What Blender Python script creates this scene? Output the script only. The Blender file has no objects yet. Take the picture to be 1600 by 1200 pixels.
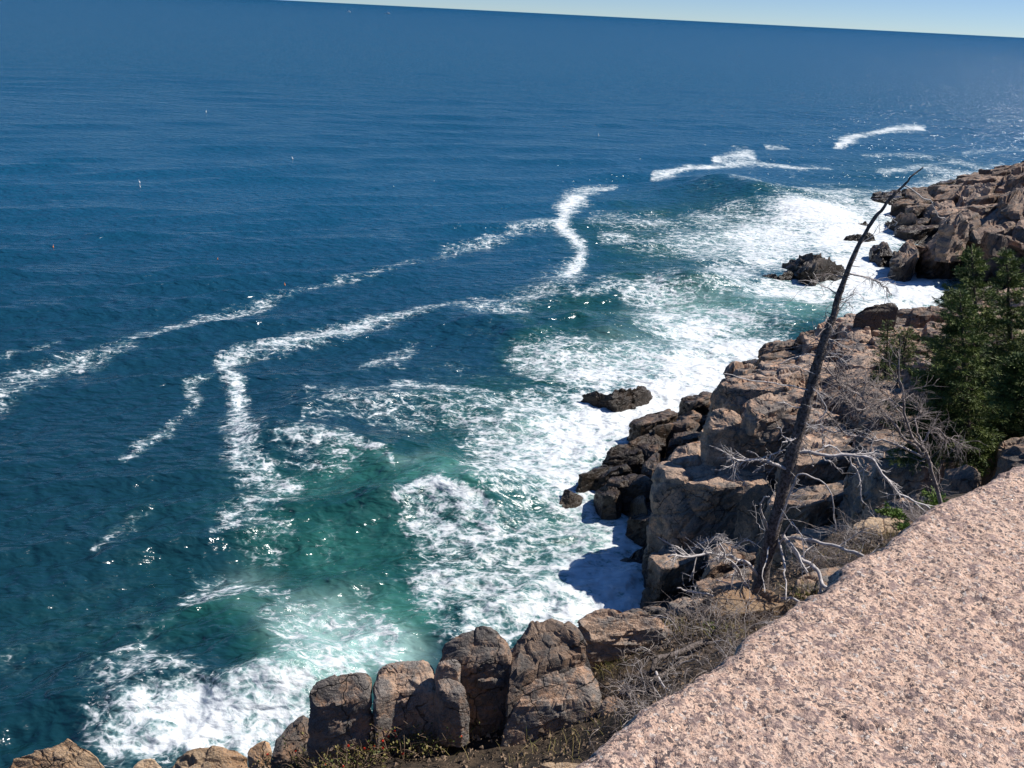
import bpy, math, random
import numpy as np
from mathutils import Vector, Matrix
R = math.radians
random.seed(7); RNG = np.random.default_rng(7)
scene = bpy.context.scene
COL = scene.collection

# ------------------------------------------------------------------ camera, sky, sun, exposure
CAMZ = 20.0; FPX = 1556.0
ROLL = R(2.9); PITCH = math.atan(582 * math.cos(ROLL) / FPX)
fw = np.array([0, math.cos(PITCH), -math.sin(PITCH)])
_r0 = np.array([1.0, 0, 0]); _u0 = np.array([0, math.sin(PITCH), math.cos(PITCH)])
rt = math.cos(ROLL) * _r0 + math.sin(ROLL) * _u0
up = -math.sin(ROLL) * _r0 + math.cos(ROLL) * _u0
cd = bpy.data.cameras.new('camera'); cam = bpy.data.objects.new('camera', cd); COL.objects.link(cam)
cam.matrix_world = Matrix(((rt[0], up[0], -fw[0], 0), (rt[1], up[1], -fw[1], 0), (rt[2], up[2], -fw[2], CAMZ), (0, 0, 0, 1)))
cd.sensor_width = 36.0; cd.lens = 36.0 * FPX / 1600.0; cd.clip_start = 0.05; cd.clip_end = 120000
scene.camera = cam

SUN_AZ = 77.0    # degrees to the right of the view direction (+Y)
SUN_EL = 51.0
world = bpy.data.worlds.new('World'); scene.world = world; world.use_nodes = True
wn = world.node_tree.nodes; wl = world.node_tree.links
sky = wn.new('ShaderNodeTexSky'); sky.sky_type = 'NISHITA'; sky.sun_disc = False
sky.sun_elevation = R(SUN_EL); sky.sun_rotation = R(SUN_AZ); sky.air_density = 1.0; sky.dust_density = 0.15; sky.ozone_density = 4.0
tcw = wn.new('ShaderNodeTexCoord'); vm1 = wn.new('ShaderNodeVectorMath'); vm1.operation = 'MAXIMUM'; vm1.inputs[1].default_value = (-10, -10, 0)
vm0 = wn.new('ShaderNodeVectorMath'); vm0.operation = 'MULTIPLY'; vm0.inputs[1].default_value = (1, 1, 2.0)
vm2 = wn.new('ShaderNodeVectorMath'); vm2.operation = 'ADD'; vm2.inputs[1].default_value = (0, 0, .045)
vm3 = wn.new('ShaderNodeVectorMath'); vm3.operation = 'NORMALIZE'    # sky lookup lifted and steepened: bluer at the horizon and in sea reflections
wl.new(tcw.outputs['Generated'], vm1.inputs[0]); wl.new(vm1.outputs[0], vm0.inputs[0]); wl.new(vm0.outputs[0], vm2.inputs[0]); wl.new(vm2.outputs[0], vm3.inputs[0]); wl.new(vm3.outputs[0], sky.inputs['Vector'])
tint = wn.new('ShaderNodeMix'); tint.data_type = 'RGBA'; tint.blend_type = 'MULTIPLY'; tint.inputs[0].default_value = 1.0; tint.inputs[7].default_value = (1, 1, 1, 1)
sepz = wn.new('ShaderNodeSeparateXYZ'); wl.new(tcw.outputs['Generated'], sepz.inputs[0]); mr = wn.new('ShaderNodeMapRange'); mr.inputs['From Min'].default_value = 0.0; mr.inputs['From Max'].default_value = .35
tc2 = wn.new('ShaderNodeMix'); tc2.data_type = 'RGBA'; tc2.inputs[6].default_value = (1.02, 1.08, 1.20, 1); tc2.inputs[7].default_value = (.50, .86, 1.25, 1)    # added tint deepens the blue above the horizon, to blue reflections and shadows
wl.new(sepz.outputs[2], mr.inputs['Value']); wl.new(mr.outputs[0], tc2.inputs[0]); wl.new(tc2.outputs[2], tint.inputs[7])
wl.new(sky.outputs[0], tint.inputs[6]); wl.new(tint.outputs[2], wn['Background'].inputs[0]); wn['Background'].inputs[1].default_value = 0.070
sd = bpy.data.lights.new('sun', 'SUN'); sun = bpy.data.objects.new('sun', sd); COL.objects.link(sun)
sd.energy = 5.0; sd.angle = R(0.53); sd.color = (1.0, 0.955, 0.89)
sdir = Vector((math.sin(R(SUN_AZ)) * math.cos(R(SUN_EL)), math.cos(R(SUN_AZ)) * math.cos(R(SUN_EL)), math.sin(R(SUN_EL))))
sun.rotation_euler = sdir.to_track_quat('Z', 'Y').to_euler()
scene.view_settings.view_transform = 'Standard'; scene.view_settings.look = 'None'
scene.view_settings.gamma = 1.0; scene.view_settings.exposure = 0.38; scene.view_settings.use_curve_mapping = False

# ------------------------------------------------------------------ surveying: photo position -> place in the world
def P(px, py, z=None, y=None):
    d = fw * FPX + (px - 800) * rt + (600 - py) * up
    t = (z - CAMZ) / d[2] if z is not None else y / d[1]
    return np.array([0, 0, CAMZ]) + d * t
def proj(v):
    q = v - np.array([0, 0, CAMZ]); w = q @ fw
    return 800 + FPX * (q @ rt) / w, 600 - FPX * (q @ up) / w, w

# ------------------------------------------------------------------ numpy noise
def _h(ix, iy, iz, s):
    n = (ix.astype(np.int64) * 374761393 + iy.astype(np.int64) * 668265263 + iz.astype(np.int64) * 2147483647 + s * 1274126177) & 0xffffffff
    n = ((n ^ (n >> 13)) * 1274126177) & 0xffffffff
    n = ((n ^ (n >> 16)) * 2246822519) & 0xffffffff
    return ((n ^ (n >> 15)) & 0xffffff) / float(0xffffff)
def vnoise(p, s=0):
    i = np.floor(p); f = p - i; f = f * f * f * (f * (f * 6 - 15) + 10)
    x, y, z = i[:, 0], i[:, 1], i[:, 2]; a, b, c = f[:, 0], f[:, 1], f[:, 2]
    def g(dx, dy, dz): return _h(x + dx, y + dy, z + dz, s)
    x00 = g(0,0,0) * (1-a) + g(1,0,0) * a; x10 = g(0,1,0) * (1-a) + g(1,1,0) * a
    x01 = g(0,0,1) * (1-a) + g(1,0,1) * a; x11 = g(0,1,1) * (1-a) + g(1,1,1) * a
    return ((x00 * (1-b) + x10 * b) * (1-c) + (x01 * (1-b) + x11 * b) * c) * 2 - 1
def fbm(p, o=4, s=0, rough=0.5):
    r = 0; a = 1.0; t = 0
    for k in range(o):
        r = r + a * vnoise(p + 17.3 * k, s + k); t += a; a *= rough; p = p * 2.03
    return r / t
def voro(p, s=0):
    """F1, F2, random plane offset of nearest cell (fractured faces)"""
    i = np.floor(p); n = len(p)
    f1 = np.full(n, 9.0); f2 = np.full(n, 9.0); off = np.zeros(n)
    for dx in (-1, 0, 1):
        for dy in (-1, 0, 1):
            for dz in (-1, 0, 1):
                c = i + np.array([dx, dy, dz]); cx, cy, cz = c[:, 0], c[:, 1], c[:, 2]
                h1 = _h(cx, cy, cz, s); h2 = _h(cx, cy, cz, s + 11); h3 = _h(cx, cy, cz, s + 23)
                q = p - (c + 0.1 + 0.8 * np.stack([h1, h2, h3], 1))
                d = np.sqrt((q * q).sum(1))
                m = _h(cx, cy, cz, s + 31) - .5; mx = h2 * 2 - 1; my = h3 * 2 - 1; mz = h1 * 2 - 1
                o = m + 0.55 * (q[:, 0] * mx + q[:, 1] * my + q[:, 2] * mz)
                near = d < f1
                f2 = np.where(near, f1, np.minimum(f2, d)); off = np.where(near, o, off); f1 = np.where(near, d, f1)
    return f1, f2, off
def sstep(a, b, x):
    t = np.clip((x - a) / (b - a), 0, 1); return t * t * (3 - 2 * t)

# ------------------------------------------------------------------ mesh helpers
def mesh_np(name, v, quads=None, tris=None, smooth=True):
    me = bpy.data.meshes.new(name)
    v = np.asarray(v, dtype=np.float32)
    nq = 0 if quads is None else len(quads); nt = 0 if tris is None else len(tris)
    me.vertices.add(len(v)); me.vertices.foreach_set('co', v.ravel())
    li = []
    if nq: li.append(np.asarray(quads, dtype=np.int32).ravel())
    if nt: li.append(np.asarray(tris, dtype=np.int32).ravel())
    li = np.concatenate(li)
    me.loops.add(len(li)); me.loops.foreach_set('vertex_index', li)
    st = np.concatenate([np.arange(nq) * 4, nq * 4 + np.arange(nt) * 3]).astype(np.int32)
    me.polygons.add(nq + nt); me.polygons.foreach_set('loop_start', st)
    me.update(calc_edges=True)
    me.polygons.foreach_set('use_smooth', np.full(nq + nt, smooth))
    me.update(); me.validate()
    return me
def obj(name, me, mat=None, parent=None, loc=(0, 0, 0)):
    o = bpy.data.objects.new(name, me); COL.objects.link(o); o.location = loc
    if mat is not None and me is not None:
        for m in (mat if isinstance(mat, (list, tuple)) else [mat]): me.materials.append(m)
    if parent is not None: o.parent = parent
    return o
def tag(o, label=None, cat=None, group=None, kind=None):
    if label: o['label'] = label
    if cat: o['category'] = cat
    if group: o['group'] = group
    if kind: o['kind'] = kind
    return o
def empty(name, loc):
    o = bpy.data.objects.new(name, None); COL.objects.link(o); o.location = tuple(loc); o.empty_display_size = .2
    return o
class MB:
    """collects tubes, leaves and loose triangles"""
    def __init__(s): s.v = []; s.q = []; s.t = []; s.n = 0
    def add(s, v, q=None, t=None):
        s.v.append(np.asarray(v, dtype=float))
        if q is not None and len(q): s.q.append(np.asarray(q) + s.n)
        if t is not None and len(t): s.t.append(np.asarray(t) + s.n)
        s.n += len(v)
    def tube(s, pts, rad, k=5, cap=True):
        pts = np.asarray(pts, float); n = len(pts); rad = np.broadcast_to(np.asarray(rad, float), (n,))
        tg = np.gradient(pts, axis=0); tg /= np.linalg.norm(tg, axis=1)[:, None] + 1e-9
        a = np.empty_like(tg); r_ = np.array([0.0, 0.0, 1.0]) if abs(tg[0, 2]) < .8 else np.array([1.0, 0.0, 0.0])
        for i_ in range(n):
            r_ = r_ - (r_ @ tg[i_]) * tg[i_]; r_ = r_ / (math.sqrt(r_ @ r_) + 1e-9); a[i_] = r_
        b = np.cross(tg, a)
        th = np.arange(k) * 2 * math.pi / k
        ring = pts[:, None, :] + rad[:, None, None] * (np.cos(th)[None, :, None] * a[:, None, :] + np.sin(th)[None, :, None] * b[:, None, :])
        v = ring.reshape(-1, 3)
        i = np.arange(n - 1)[:, None] * k; j = np.arange(k)[None, :]; j2 = (j + 1) % k
        q = np.stack([i + j, i + j2, i + k + j2, i + k + j], -1).reshape(-1, 4)
        t = None
        if cap:
            v = np.vstack([v, pts[-1:]]); c = n * k; e = (n - 1) * k
            t = np.array([[e + m, e + (m + 1) % k, c] for m in range(k)])
        s.add(v, q, t)
    def build(s, name, mat, parent=None, base=(0, 0, 0), smooth=True):
        v = np.vstack(s.v) - np.asarray(base, float)
        q = np.vstack(s.q) if s.q else None; t = np.vstack(s.t) if s.t else None
        return obj(name, mesh_np(name, v, q, t, smooth), mat, parent, (0, 0, 0) if parent is not None else tuple(base))
def spline(pts, n):
    pts = np.asarray(pts, float); m = len(pts)
    if m < 3: 
        t = np.linspace(0, 1, n)[:, None]; return pts[0] * (1 - t) + pts[-1] * t
    u = np.linspace(0, m - 1, n); out = []
    for x in u:
        i = min(int(x), m - 2); t = x - i
        p0 = pts[max(i - 1, 0)]; p1 = pts[i]; p2 = pts[i + 1]; p3 = pts[min(i + 2, m - 1)]
        out.append(0.5 * ((2 * p1) + (-p0 + p2) * t + (2*p0 - 5*p1 + 4*p2 - p3) * t*t + (-p0 + 3*p1 - 3*p2 + p3) * t**3))
    return np.array(out)

# ------------------------------------------------------------------ materials
class NT:
    def __init__(s, name):
        s.m = bpy.data.materials.new(name); s.m.use_nodes = True; s.t = s.m.node_tree; s.n = s.t.nodes
        s.b = s.n['Principled BSDF']; s.pos = s.n.new('ShaderNodeNewGeometry').outputs['Position']
    def link(s, a, b): s.t.links.new(a, b)
    def set(s, sock, val):
        if hasattr(val, 'is_output') or isinstance(val, bpy.types.NodeSocket): s.link(val, sock)
        else: sock.default_value = val
    def noise(s, vec, scale, detail=4, rough=0.55, dist=0.0, col=False):
        n = s.n.new('ShaderNodeTexNoise'); s.link(vec, n.inputs['Vector']); n.inputs['Scale'].default_value = scale
        n.inputs['Detail'].default_value = detail; n.inputs['Roughness'].default_value = rough; n.inputs['Distortion'].default_value = dist
        return n.outputs['Color' if col else 0]
    def vor(s, vec, scale, feature='F1', out='Distance', rnd=1.0):
        n = s.n.new('ShaderNodeTexVoronoi'); n.feature = feature; s.link(vec, n.inputs['Vector']); n.inputs['Scale'].default_value = scale
        n.inputs['Randomness'].default_value = rnd
        return n.outputs[out]
    def math(s, op, a, b=0.0, c=None, clamp=False):
        n = s.n.new('ShaderNodeMath'); n.operation = op; n.use_clamp = clamp
        s.set(n.inputs[0], a); s.set(n.inputs[1], b)
        if c is not None: s.set(n.inputs[2], c)
        return n.outputs[0]
    def vmath(s, op, a, b=None, scale=None):
        n = s.n.new('ShaderNodeVectorMath'); n.operation = op; s.set(n.inputs[0], a)
        if b is not None: s.set(n.inputs[1], b)
        if scale is not None: s.set(n.inputs['Scale'], scale)
        return n.outputs[0]
    def step(s, x, a, b, c=0.0, d=1.0):
        n = s.n.new('ShaderNodeMapRange'); n.interpolation_type = 'SMOOTHSTEP'; s.set(n.inputs['Value'], x)
        n.inputs['From Min'].default_value = a; n.inputs['From Max'].default_value = b
        n.inputs['To Min'].default_value = c; n.inputs['To Max'].default_value = d
        return n.outputs[0]
    def mix(s, f, a, b, mode='MIX'):
        n = s.n.new('ShaderNodeMix'); n.data_type = 'RGBA'; n.blend_type = mode
        s.set(n.inputs[0], f); s.set(n.inputs[6], a if not isinstance(a, tuple) else (*a, 1)); s.set(n.inputs[7], b if not isinstance(b, tuple) else (*b, 1))
        return n.outputs[2]
    def attr(s, name, out='Fac'):
        n = s.n.new('ShaderNodeAttribute'); n.attribute_name = name; return n.outputs[out]
    def sep(s, v):
        n = s.n.new('ShaderNodeSeparateXYZ'); s.link(v, n.inputs[0]); return n.outputs
    def mapping(s, vec, scale=(1,1,1), rot=(0,0,0)):
        n = s.n.new('ShaderNodeMapping'); s.link(vec, n.inputs[0]); n.inputs['Scale'].default_value = scale; n.inputs['Rotation'].default_value = rot
        return n.outputs[0]
    def bump(s, h, dist, strength=1.0, normal=None):
        n = s.n.new('ShaderNodeBump'); s.link(h, n.inputs['Height']); n.inputs['Distance'].default_value = dist; n.inputs['Strength'].default_value = strength
        if normal is not None: s.link(normal, n.inputs['Normal'])
        return n.outputs[0]
    def out(s, color=None, rough=None, normal=None, spec=None):
        if color is not None: s.set(s.b.inputs['Base Color'], (*color, 1) if isinstance(color, tuple) else color)
        if rough is not None: s.set(s.b.inputs['Roughness'], rough)
        if normal is not None: s.link(normal, s.b.inputs['Normal'])
        if spec is not None: s.b.inputs['Specular IOR Level'].default_value = spec
        return s.m

def sea_material():
    t = NT('sea_water'); p = t.pos
    dens = t.attr('foam'); teal = t.attr('teal'); milk = t.attr('milk')
    w = t.vmath('SCALE', t.vmath('SUBTRACT', t.noise(p, 0.55, 3, .6, col=True), (.5, .5, .5)), scale=1.6)
    w2 = t.vmath('SCALE', t.vmath('SUBTRACT', t.noise(p, 2.6, 2, .5, col=True), (.5, .5, .5)), scale=.38)
    q = t.mapping(t.vmath('ADD', t.vmath('ADD', p, w), w2), scale=(.72, 1, 1), rot=(0, 0, R(-24)))
    e1 = t.step(t.vor(q, 1.15, 'DISTANCE_TO_EDGE'), 0.0, .16, 1, 0)
    e2 = t.step(t.vor(q, 3.4, 'DISTANCE_TO_EDGE'), 0.0, .24, 1, 0)
    n1 = t.noise(t.mapping(p, scale=(.6, 1, 1), rot=(0, 0, R(-24))), 2.1, 9, .68, dist=.5)
    n0 = t.noise(t.mapping(p, scale=(.55, 1, 1), rot=(0, 0, R(-24))), .42, 4, .6)
    n = t.math('ADD', t.math('MULTIPLY', e1, .27), t.math('MULTIPLY', e2, .20))
    n = t.math('ADD', n, t.math('MULTIPLY', t.math('SUBTRACT', n1, .5), 1.8))
    n = t.math('ADD', n, t.math('MULTIPLY', t.math('SUBTRACT', n0, .5), .9))
    n = t.math('SUBTRACT', n, .13)
    # more density -> fuller sheets; little density -> threads and flecks
    val = t.math('ADD', t.math('MULTIPLY', dens, .86), t.math('MULTIPLY', n, t.step(dens, .06, .30, 0, 1)))
    foam = t.step(val, .44, .92)
    nf_ = t.noise(t.mapping(p, scale=(.6, 1, 1), rot=(0, 0, R(-24))), 5.5, 5, .72, dist=.6)
    fleck_glint = t.step(t.math('ADD', t.math('MULTIPLY', t.math('MINIMUM', dens, .5), .75), t.math('MULTIPLY', t.math('SUBTRACT', nf_, .5), 2.0)), .46, .66)  # small foam flecks, also white specks painted in place of sun glints
    foam = t.math('MAXIMUM', foam, t.math('MULTIPLY', fleck_glint, t.step(dens, .05, .16, 0, .9)))
    film = t.step(val, .15, .62)
    film = t.math('MULTIPLY', film, t.math('MINIMUM', dens, 1.0))
    off = t.step(t.sep(p)[1], 24, 120)      # turbid green water inshore, clear blue water offshore
    deep = t.mix(off, (.004, .027, .042), (.005, .064, .122))
    deep = t.mix(t.step(teal, 0, .55), deep, (.007, .054, .048))
    deep = t.mix(t.step(teal, .45, 1.2), deep, (.032, .15, .115))
    deep = t.mix(t.math('MULTIPLY', t.step(milk, 0, 1), t.step(n0, .25, .7, .55, 1)), deep, (.36, .55, .50))
    deep = t.mix(t.math('MULTIPLY', film, .5), deep, (.22, .40, .40))
    fc = t.mix(t.step(t.math('ADD', t.math('MULTIPLY', n1, .6), t.math('MULTIPLY', nf_, .4)), .36, .56), (.30, .40, .43), (.60, .62, .62))
    fc = t.mix(t.math('MULTIPLY', t.step(dens, .6, 1.05), .7), fc, (.70, .72, .72))
    t.set(t.b.inputs['Base Color'], t.mix(foam, deep, fc))
    far = t.step(t.sep(p)[1], 60, 500, .19, .19)     # ripples too small to see one by one on the open water
    t.set(t.b.inputs['Roughness'], t.math('MAXIMUM', far, t.step(foam, 0, 1, .13, .75)))
    wind = t.noise(t.mapping(p, scale=(.35, 1, 1), rot=(0, 0, R(-8))), .018, 5, .6)
    t.set(t.b.inputs['Specular IOR Level'], t.math('MULTIPLY', t.step(t.sep(p)[1], 50, 420, 1.0, .8), t.step(wind, .35, .65, .85, 1.12)))
    t.b.inputs['IOR'].default_value = 1.33
    m1 = t.mapping(p, scale=(.55, 1, 1), rot=(0, 0, R(-27)))
    b1 = t.noise(m1, 1.6, 2.5, .5, dist=.25); b0 = t.noise(t.mapping(p, scale=(.4, 1, 1), rot=(0, 0, R(-27))), .34, 3, .6); b2 = t.noise(t.mapping(p, scale=(.6, 1, 1), rot=(0, 0, R(20))), 5.5, 2, .5)
    h = t.math('ADD', t.math('MULTIPLY', b1, .44), t.math('MULTIPLY', b2, .03))
    h = t.math('ADD', h, t.math('MULTIPLY', b0, t.step(t.sep(p)[1], 60, 220, 0, 1.0)))
    nb = t.bump(h, 1.0, 1.0)
    # far out only the wave faces turned to the shore can be seen: lean the normal shoreward
    lean = t.n.new('ShaderNodeCombineXYZ'); t.link(t.step(t.sep(p)[1], 35, 320, -.03, -.24), lean.inputs[1])
    nb = t.vmath('NORMALIZE', t.vmath('ADD', nb, lean.outputs[0]))
    nf = t.bump(t.math('ADD', t.math('MULTIPLY', foam, .012), t.math('MULTIPLY', t.math('MULTIPLY', n1, t.step(dens, .3, .7)), .14)), 1.0, .5, nb)
    t.link(nf, t.b.inputs['Normal'])
    return t.m

def rock_material(name, warm, grey, dark, greyness, wet=True, scale=1.0, spot=.35):
    t = NT(name); p = t.pos
    n0 = t.noise(p, .55 * scale, 5, .6); n1 = t.noise(p, 2.6 * scale, 7, .65); n2 = t.noise(p, 14 * scale, 5, .65)
    c = t.mix(t.step(n0, .38, .62), warm, tuple(np.array(warm) * (1.08, .88, .70)))
    g = t.step(t.math('ADD', t.math('MULTIPLY', n1, .7), t.math('MULTIPLY', n0, .3)), .52 - greyness, .62 - greyness * .6)
    c = t.mix(g, c, grey)
    c = t.mix(t.math('MULTIPLY', t.step(n2, .50, .66), .75), c, dark)
    c = t.mix(t.math('MULTIPLY', t.step(t.vor(p, 60 * scale, out='Distance'), .30, .62), spot), c, (.42, .36, .31))
    cr = t.vor(t.vmath('ADD', p, t.vmath('SCALE', t.noise(p, 1.3 * scale, 3, .6, col=True), scale=.9 / scale)), .75 * scale, 'DISTANCE_TO_EDGE')
    crack = t.math('MULTIPLY', t.step(cr, .0, .018, 1, 0), t.step(n0, .42, .55))
    c = t.mix(t.math('MULTIPLY', crack, .75), c, (.03, .025, .02))
    rough = .85
    if wet:
        z = t.math('ADD', t.sep(p)[2], t.math('MULTIPLY', t.math('SUBTRACT', n0, .5), 2.4))
        wf = t.step(z, 1.0, 2.3, 1, 0)
        c = t.mix(t.math('MULTIPLY', wf, .93), c, t.mix(n1, (.010, .008, .006), (.036, .025, .016)))
        rough = t.step(wf, 0, 1, .85, .32)
    oi = t.n.new('ShaderNodeObjectInfo'); rn = t.step(oi.outputs['Random'], 0, 1, .62, 1.18)
    c = t.vmath('SCALE', c, scale=rn)
    h = t.math('ADD', t.math('MULTIPLY', n1, .12 / scale), t.math('MULTIPLY', n2, .035 / scale))
    h = t.math('SUBTRACT', h, t.math('MULTIPLY', crack, .05 / scale))
    return t.out(c, rough, t.bump(h, 1.0, 1.0), .3)

def wall_material():
    t = NT('pink_granite'); p = t.pos
    pw = t.vmath('ADD', p, t.vmath('SCALE', t.noise(p, 90, 3, .6, col=True), scale=.012))
    pm = t.mapping(pw, scale=(1, 1, .7), rot=(0, 0, R(25)))
    cell = t.vor(pm, 190, 'F1', 'Color'); cs = t.n.new('ShaderNodeSeparateColor'); t.link(cell, cs.inputs[0]); rnd = cs.outputs[0]; rnd2 = cs.outputs[1]
    n0 = t.noise(p, 3.2, 4, .6); n1 = t.noise(p, 38, 5, .7); n2 = t.noise(p, 210, 3, .7)
    c = t.mix(rnd2, (.60, .385, .275), (.69, .50, .375))
    c = t.mix(t.step(rnd, .93, .97), c, (.62, .53, .46))
    c = t.mix(t.step(t.math('ADD', rnd, t.math('MULTIPLY', t.math('SUBTRACT', .5, n1), 1.0)), .27, .18), c, (.10, .075, .07))
    c = t.mix(t.math('MULTIPLY', t.step(n2, .51, .62), .85), c, (.13, .082, .07))
    c = t.mix(t.math('MULTIPLY', t.step(n1, .475, .63), .78), c, (.25, .17, .15))
    c = t.mix(t.math('MULTIPLY', t.step(n0, .52, .74), .3), c, (.24, .18, .165))
    h = t.math('ADD', t.math('MULTIPLY', n1, .012), t.math('MULTIPLY', n2, .0042))
    h = t.math('ADD', h, t.math('MULTIPLY', rnd, .0022))
    rg = t.step(rnd2, .90, .97, .8, .22)
    return t.out(c, rg, t.bump(h, 1.0, .9), .5)

def simple(name, a, b, scale, rough=.8, bump=.0, detail=5):
    t = NT(name); n = t.noise(t.pos, scale, detail, .65)
    c = t.mix(t.step(n, .35, .65), a, b)
    return t.out(c, rough, t.bump(n, bump) if bump else None, .3)
M = {}
M['sea'] = sea_material()
M['wall'] = wall_material()
M['rock'] = rock_material('coast_granite', (.44, .29, .195), (.105, .088, .078), (.038, .031, .027), .09)
M['rock_near'] = rock_material('weathered_granite', (.35, .225, .145), (.105, .094, .086), (.036, .032, .029), .10, wet=False, scale=2.6)
M['rock_tan'] = rock_material('tan_granite', (.44, .30, .17), (.30, .22, .14), (.16, .11, .07), -.04, wet=False, scale=2.2)
M['rock_far'] = rock_material('far_granite', (.30, .20, .14), (.10, .082, .07), (.045, .036, .03), .07, scale=.6)
M['soil'] = simple('dark_soil', (.022, .017, .013), (.075, .052, .034), 9, .95, .05)
M['rock_dark'] = rock_material('black_weathered_granite', (.085, .07, .06), (.05, .042, .038), (.025, .02, .018), .05)

# ------------------------------------------------------------------ the sea
def seg_d(x, y, pts):
    """distance to a polyline whose points may carry a width; returns distance / width"""
    best = np.full(len(x), 1e9)
    for (a, b) in zip(pts[:-1], pts[1:]):
        ax, ay, aw = a; bx, by, bw = b
        dx, dy = bx - ax, by - ay; L = dx * dx + dy * dy + 1e-9
        t = np.clip(((x - ax) * dx + (y - ay) * dy) / L, 0, 1)
        d = np.hypot(x - ax - t * dx, y - ay - t * dy) / (aw + (bw - aw) * t)
        best = np.minimum(best, d)
    return best
LINES = [  # drift lines of foam: (points x, y, half width), strength
 ([(-30,622,17),(60,592,17),(150,560,14),(215,532,13),(290,507,13),(370,488,13),(420,470,10)], .51),
 ([(420,470,9),(470,452,8),(560,430,7),(640,406,7),(690,398,6)], .43), ([(690,398,8),(750,378,10),(820,356,10),(872,345,10)], .48),
 ([(-20,566,8),(60,548,7),(110,535,5)], .36),
 ([(962,294,5),(925,299,9),(902,310,12),(882,328,11),(880,344,9),(892,360,10),(905,385,10),(905,412,10),(885,432,14)], .95),
 ([(905,400,16),(880,440,26),(830,462,26),(780,476,18),(700,482,9)], .52),
 ([(700,482,8),(655,492,9),(600,508,11),(555,520,11)], .80), ([(555,520,11),(500,532,11),(450,545,12),(380,556,14)], .72),
 ([(385,556,14),(356,572,14),(368,600,13),(374,640,14)], .92),
 ([(374,640,16),(366,670,22),(385,700,28),(400,728,30),(440,762,20),(470,757,12)], .74),
 ([(470,752,10),(440,768,14),(400,785,22),(370,800,24),(330,820,12),(305,826,6)], .62),
 ([(395,800,22),(385,830,24),(420,860,14)], .42),
 ([(345,585,6),(305,605,10),(290,640,12),(250,670,12),(215,695,11),(180,715,8)], .48),
 ([(215,800,16),(170,830,14),(130,850,10)], .30),
 ([(280,878,6),(320,895,16),(365,915,20),(420,935,22),(450,960,20)], .58),
 ([(470,612,5),(520,628,8),(590,620,8),(640,606,9),(690,607,9),(740,625,12),(780,640,14)], .62),
 ([(590,570,12),(640,562,12),(660,545,8)], .50), ([(600,640,6),(560,650,5),(500,640,4),(470,660,5)], .48),
 ([(445,700,8),(490,690,10),(520,700,10),(580,712,8),(610,730,6)], .68), ([(480,690,6),(470,660,5)], .4),
 ([(610,800,8),(650,788,9),(700,792,10),(740,806,12),(760,830,18)], .85),
 ([(640,800,10),(650,850,14),(670,900,16),(690,960,16)], .62),
 ([(560,955,18),(500,965,26),(440,975,22)], .6), ([(430,960,16),(412,985,10),(440,1000,10)], .8),
 ([(700,640,20),(760,665,24),(820,680,26)], .66), ([(820,560,14),(880,560,20),(940,575,24),(1000,590,20)], .80),
 ([(980,468,10),(1020,455,12),(1060,462,12)], .72), ([(900,465,6),(940,455,8),(985,455,8)], .6),
 ([(1120,250,4),(1150,243,8),(1168,240,8),(1180,246,5)], 1.0), ([(1135,258,5),(1165,254,4),(1210,258,3),(1240,262,2)], .8), ([(1230,262,3),(1270,261,4),(1295,263,2)], .7),
 ([(1025,276,4),(1050,272,7),(1070,264,6),(1100,261,3),(1130,260,2)], 1.0), ([(1170,286,4),(1182,286,3)],.6), ([(1195,229,3),(1225,231,3)], .7),
 ([(1305,226,5),(1330,217,5),(1365,210,3),(1395,203,4),(1420,200,6),(1445,201,4)], .95), ([(1540,190,2),(1600,186,2)], .4),
 ([(1350,245,3),(1400,240,5),(1450,246,4)], .45), ([(1440,262,5),(1480,250,5),(1530,262,5),(1560,255,5)], .55), ([(1500,240,3),(1550,236,4),(1640,232,4)], .5),
 ([(1380,270,5),(1440,262,6),(1500,272,6),(1545,270,5)], .65), ([(1590,216,3),(1640,222,5)], .5),
 ([(1140,300,5),(1190,310,5),(1240,322,5),(1290,330,6)], .55), ([(1210,290,4),(1270,300,5),(1340,302,6),(1400,300,5)], .55),
 ([(1230,270,3),(1260,285,3),(1330,290,3)], .35), ([(930,340,12),(980,345,14),(1040,350,14)], .50), ([(950,370,10),(1020,385,14),(1090,375,16)], .55),
 ([(905,430,5),(960,440,5),(1010,432,5),(1060,440,6)], .42), ([(1110,450,10),(1150,470,10),(1170,480,10)], .5),
]
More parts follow.
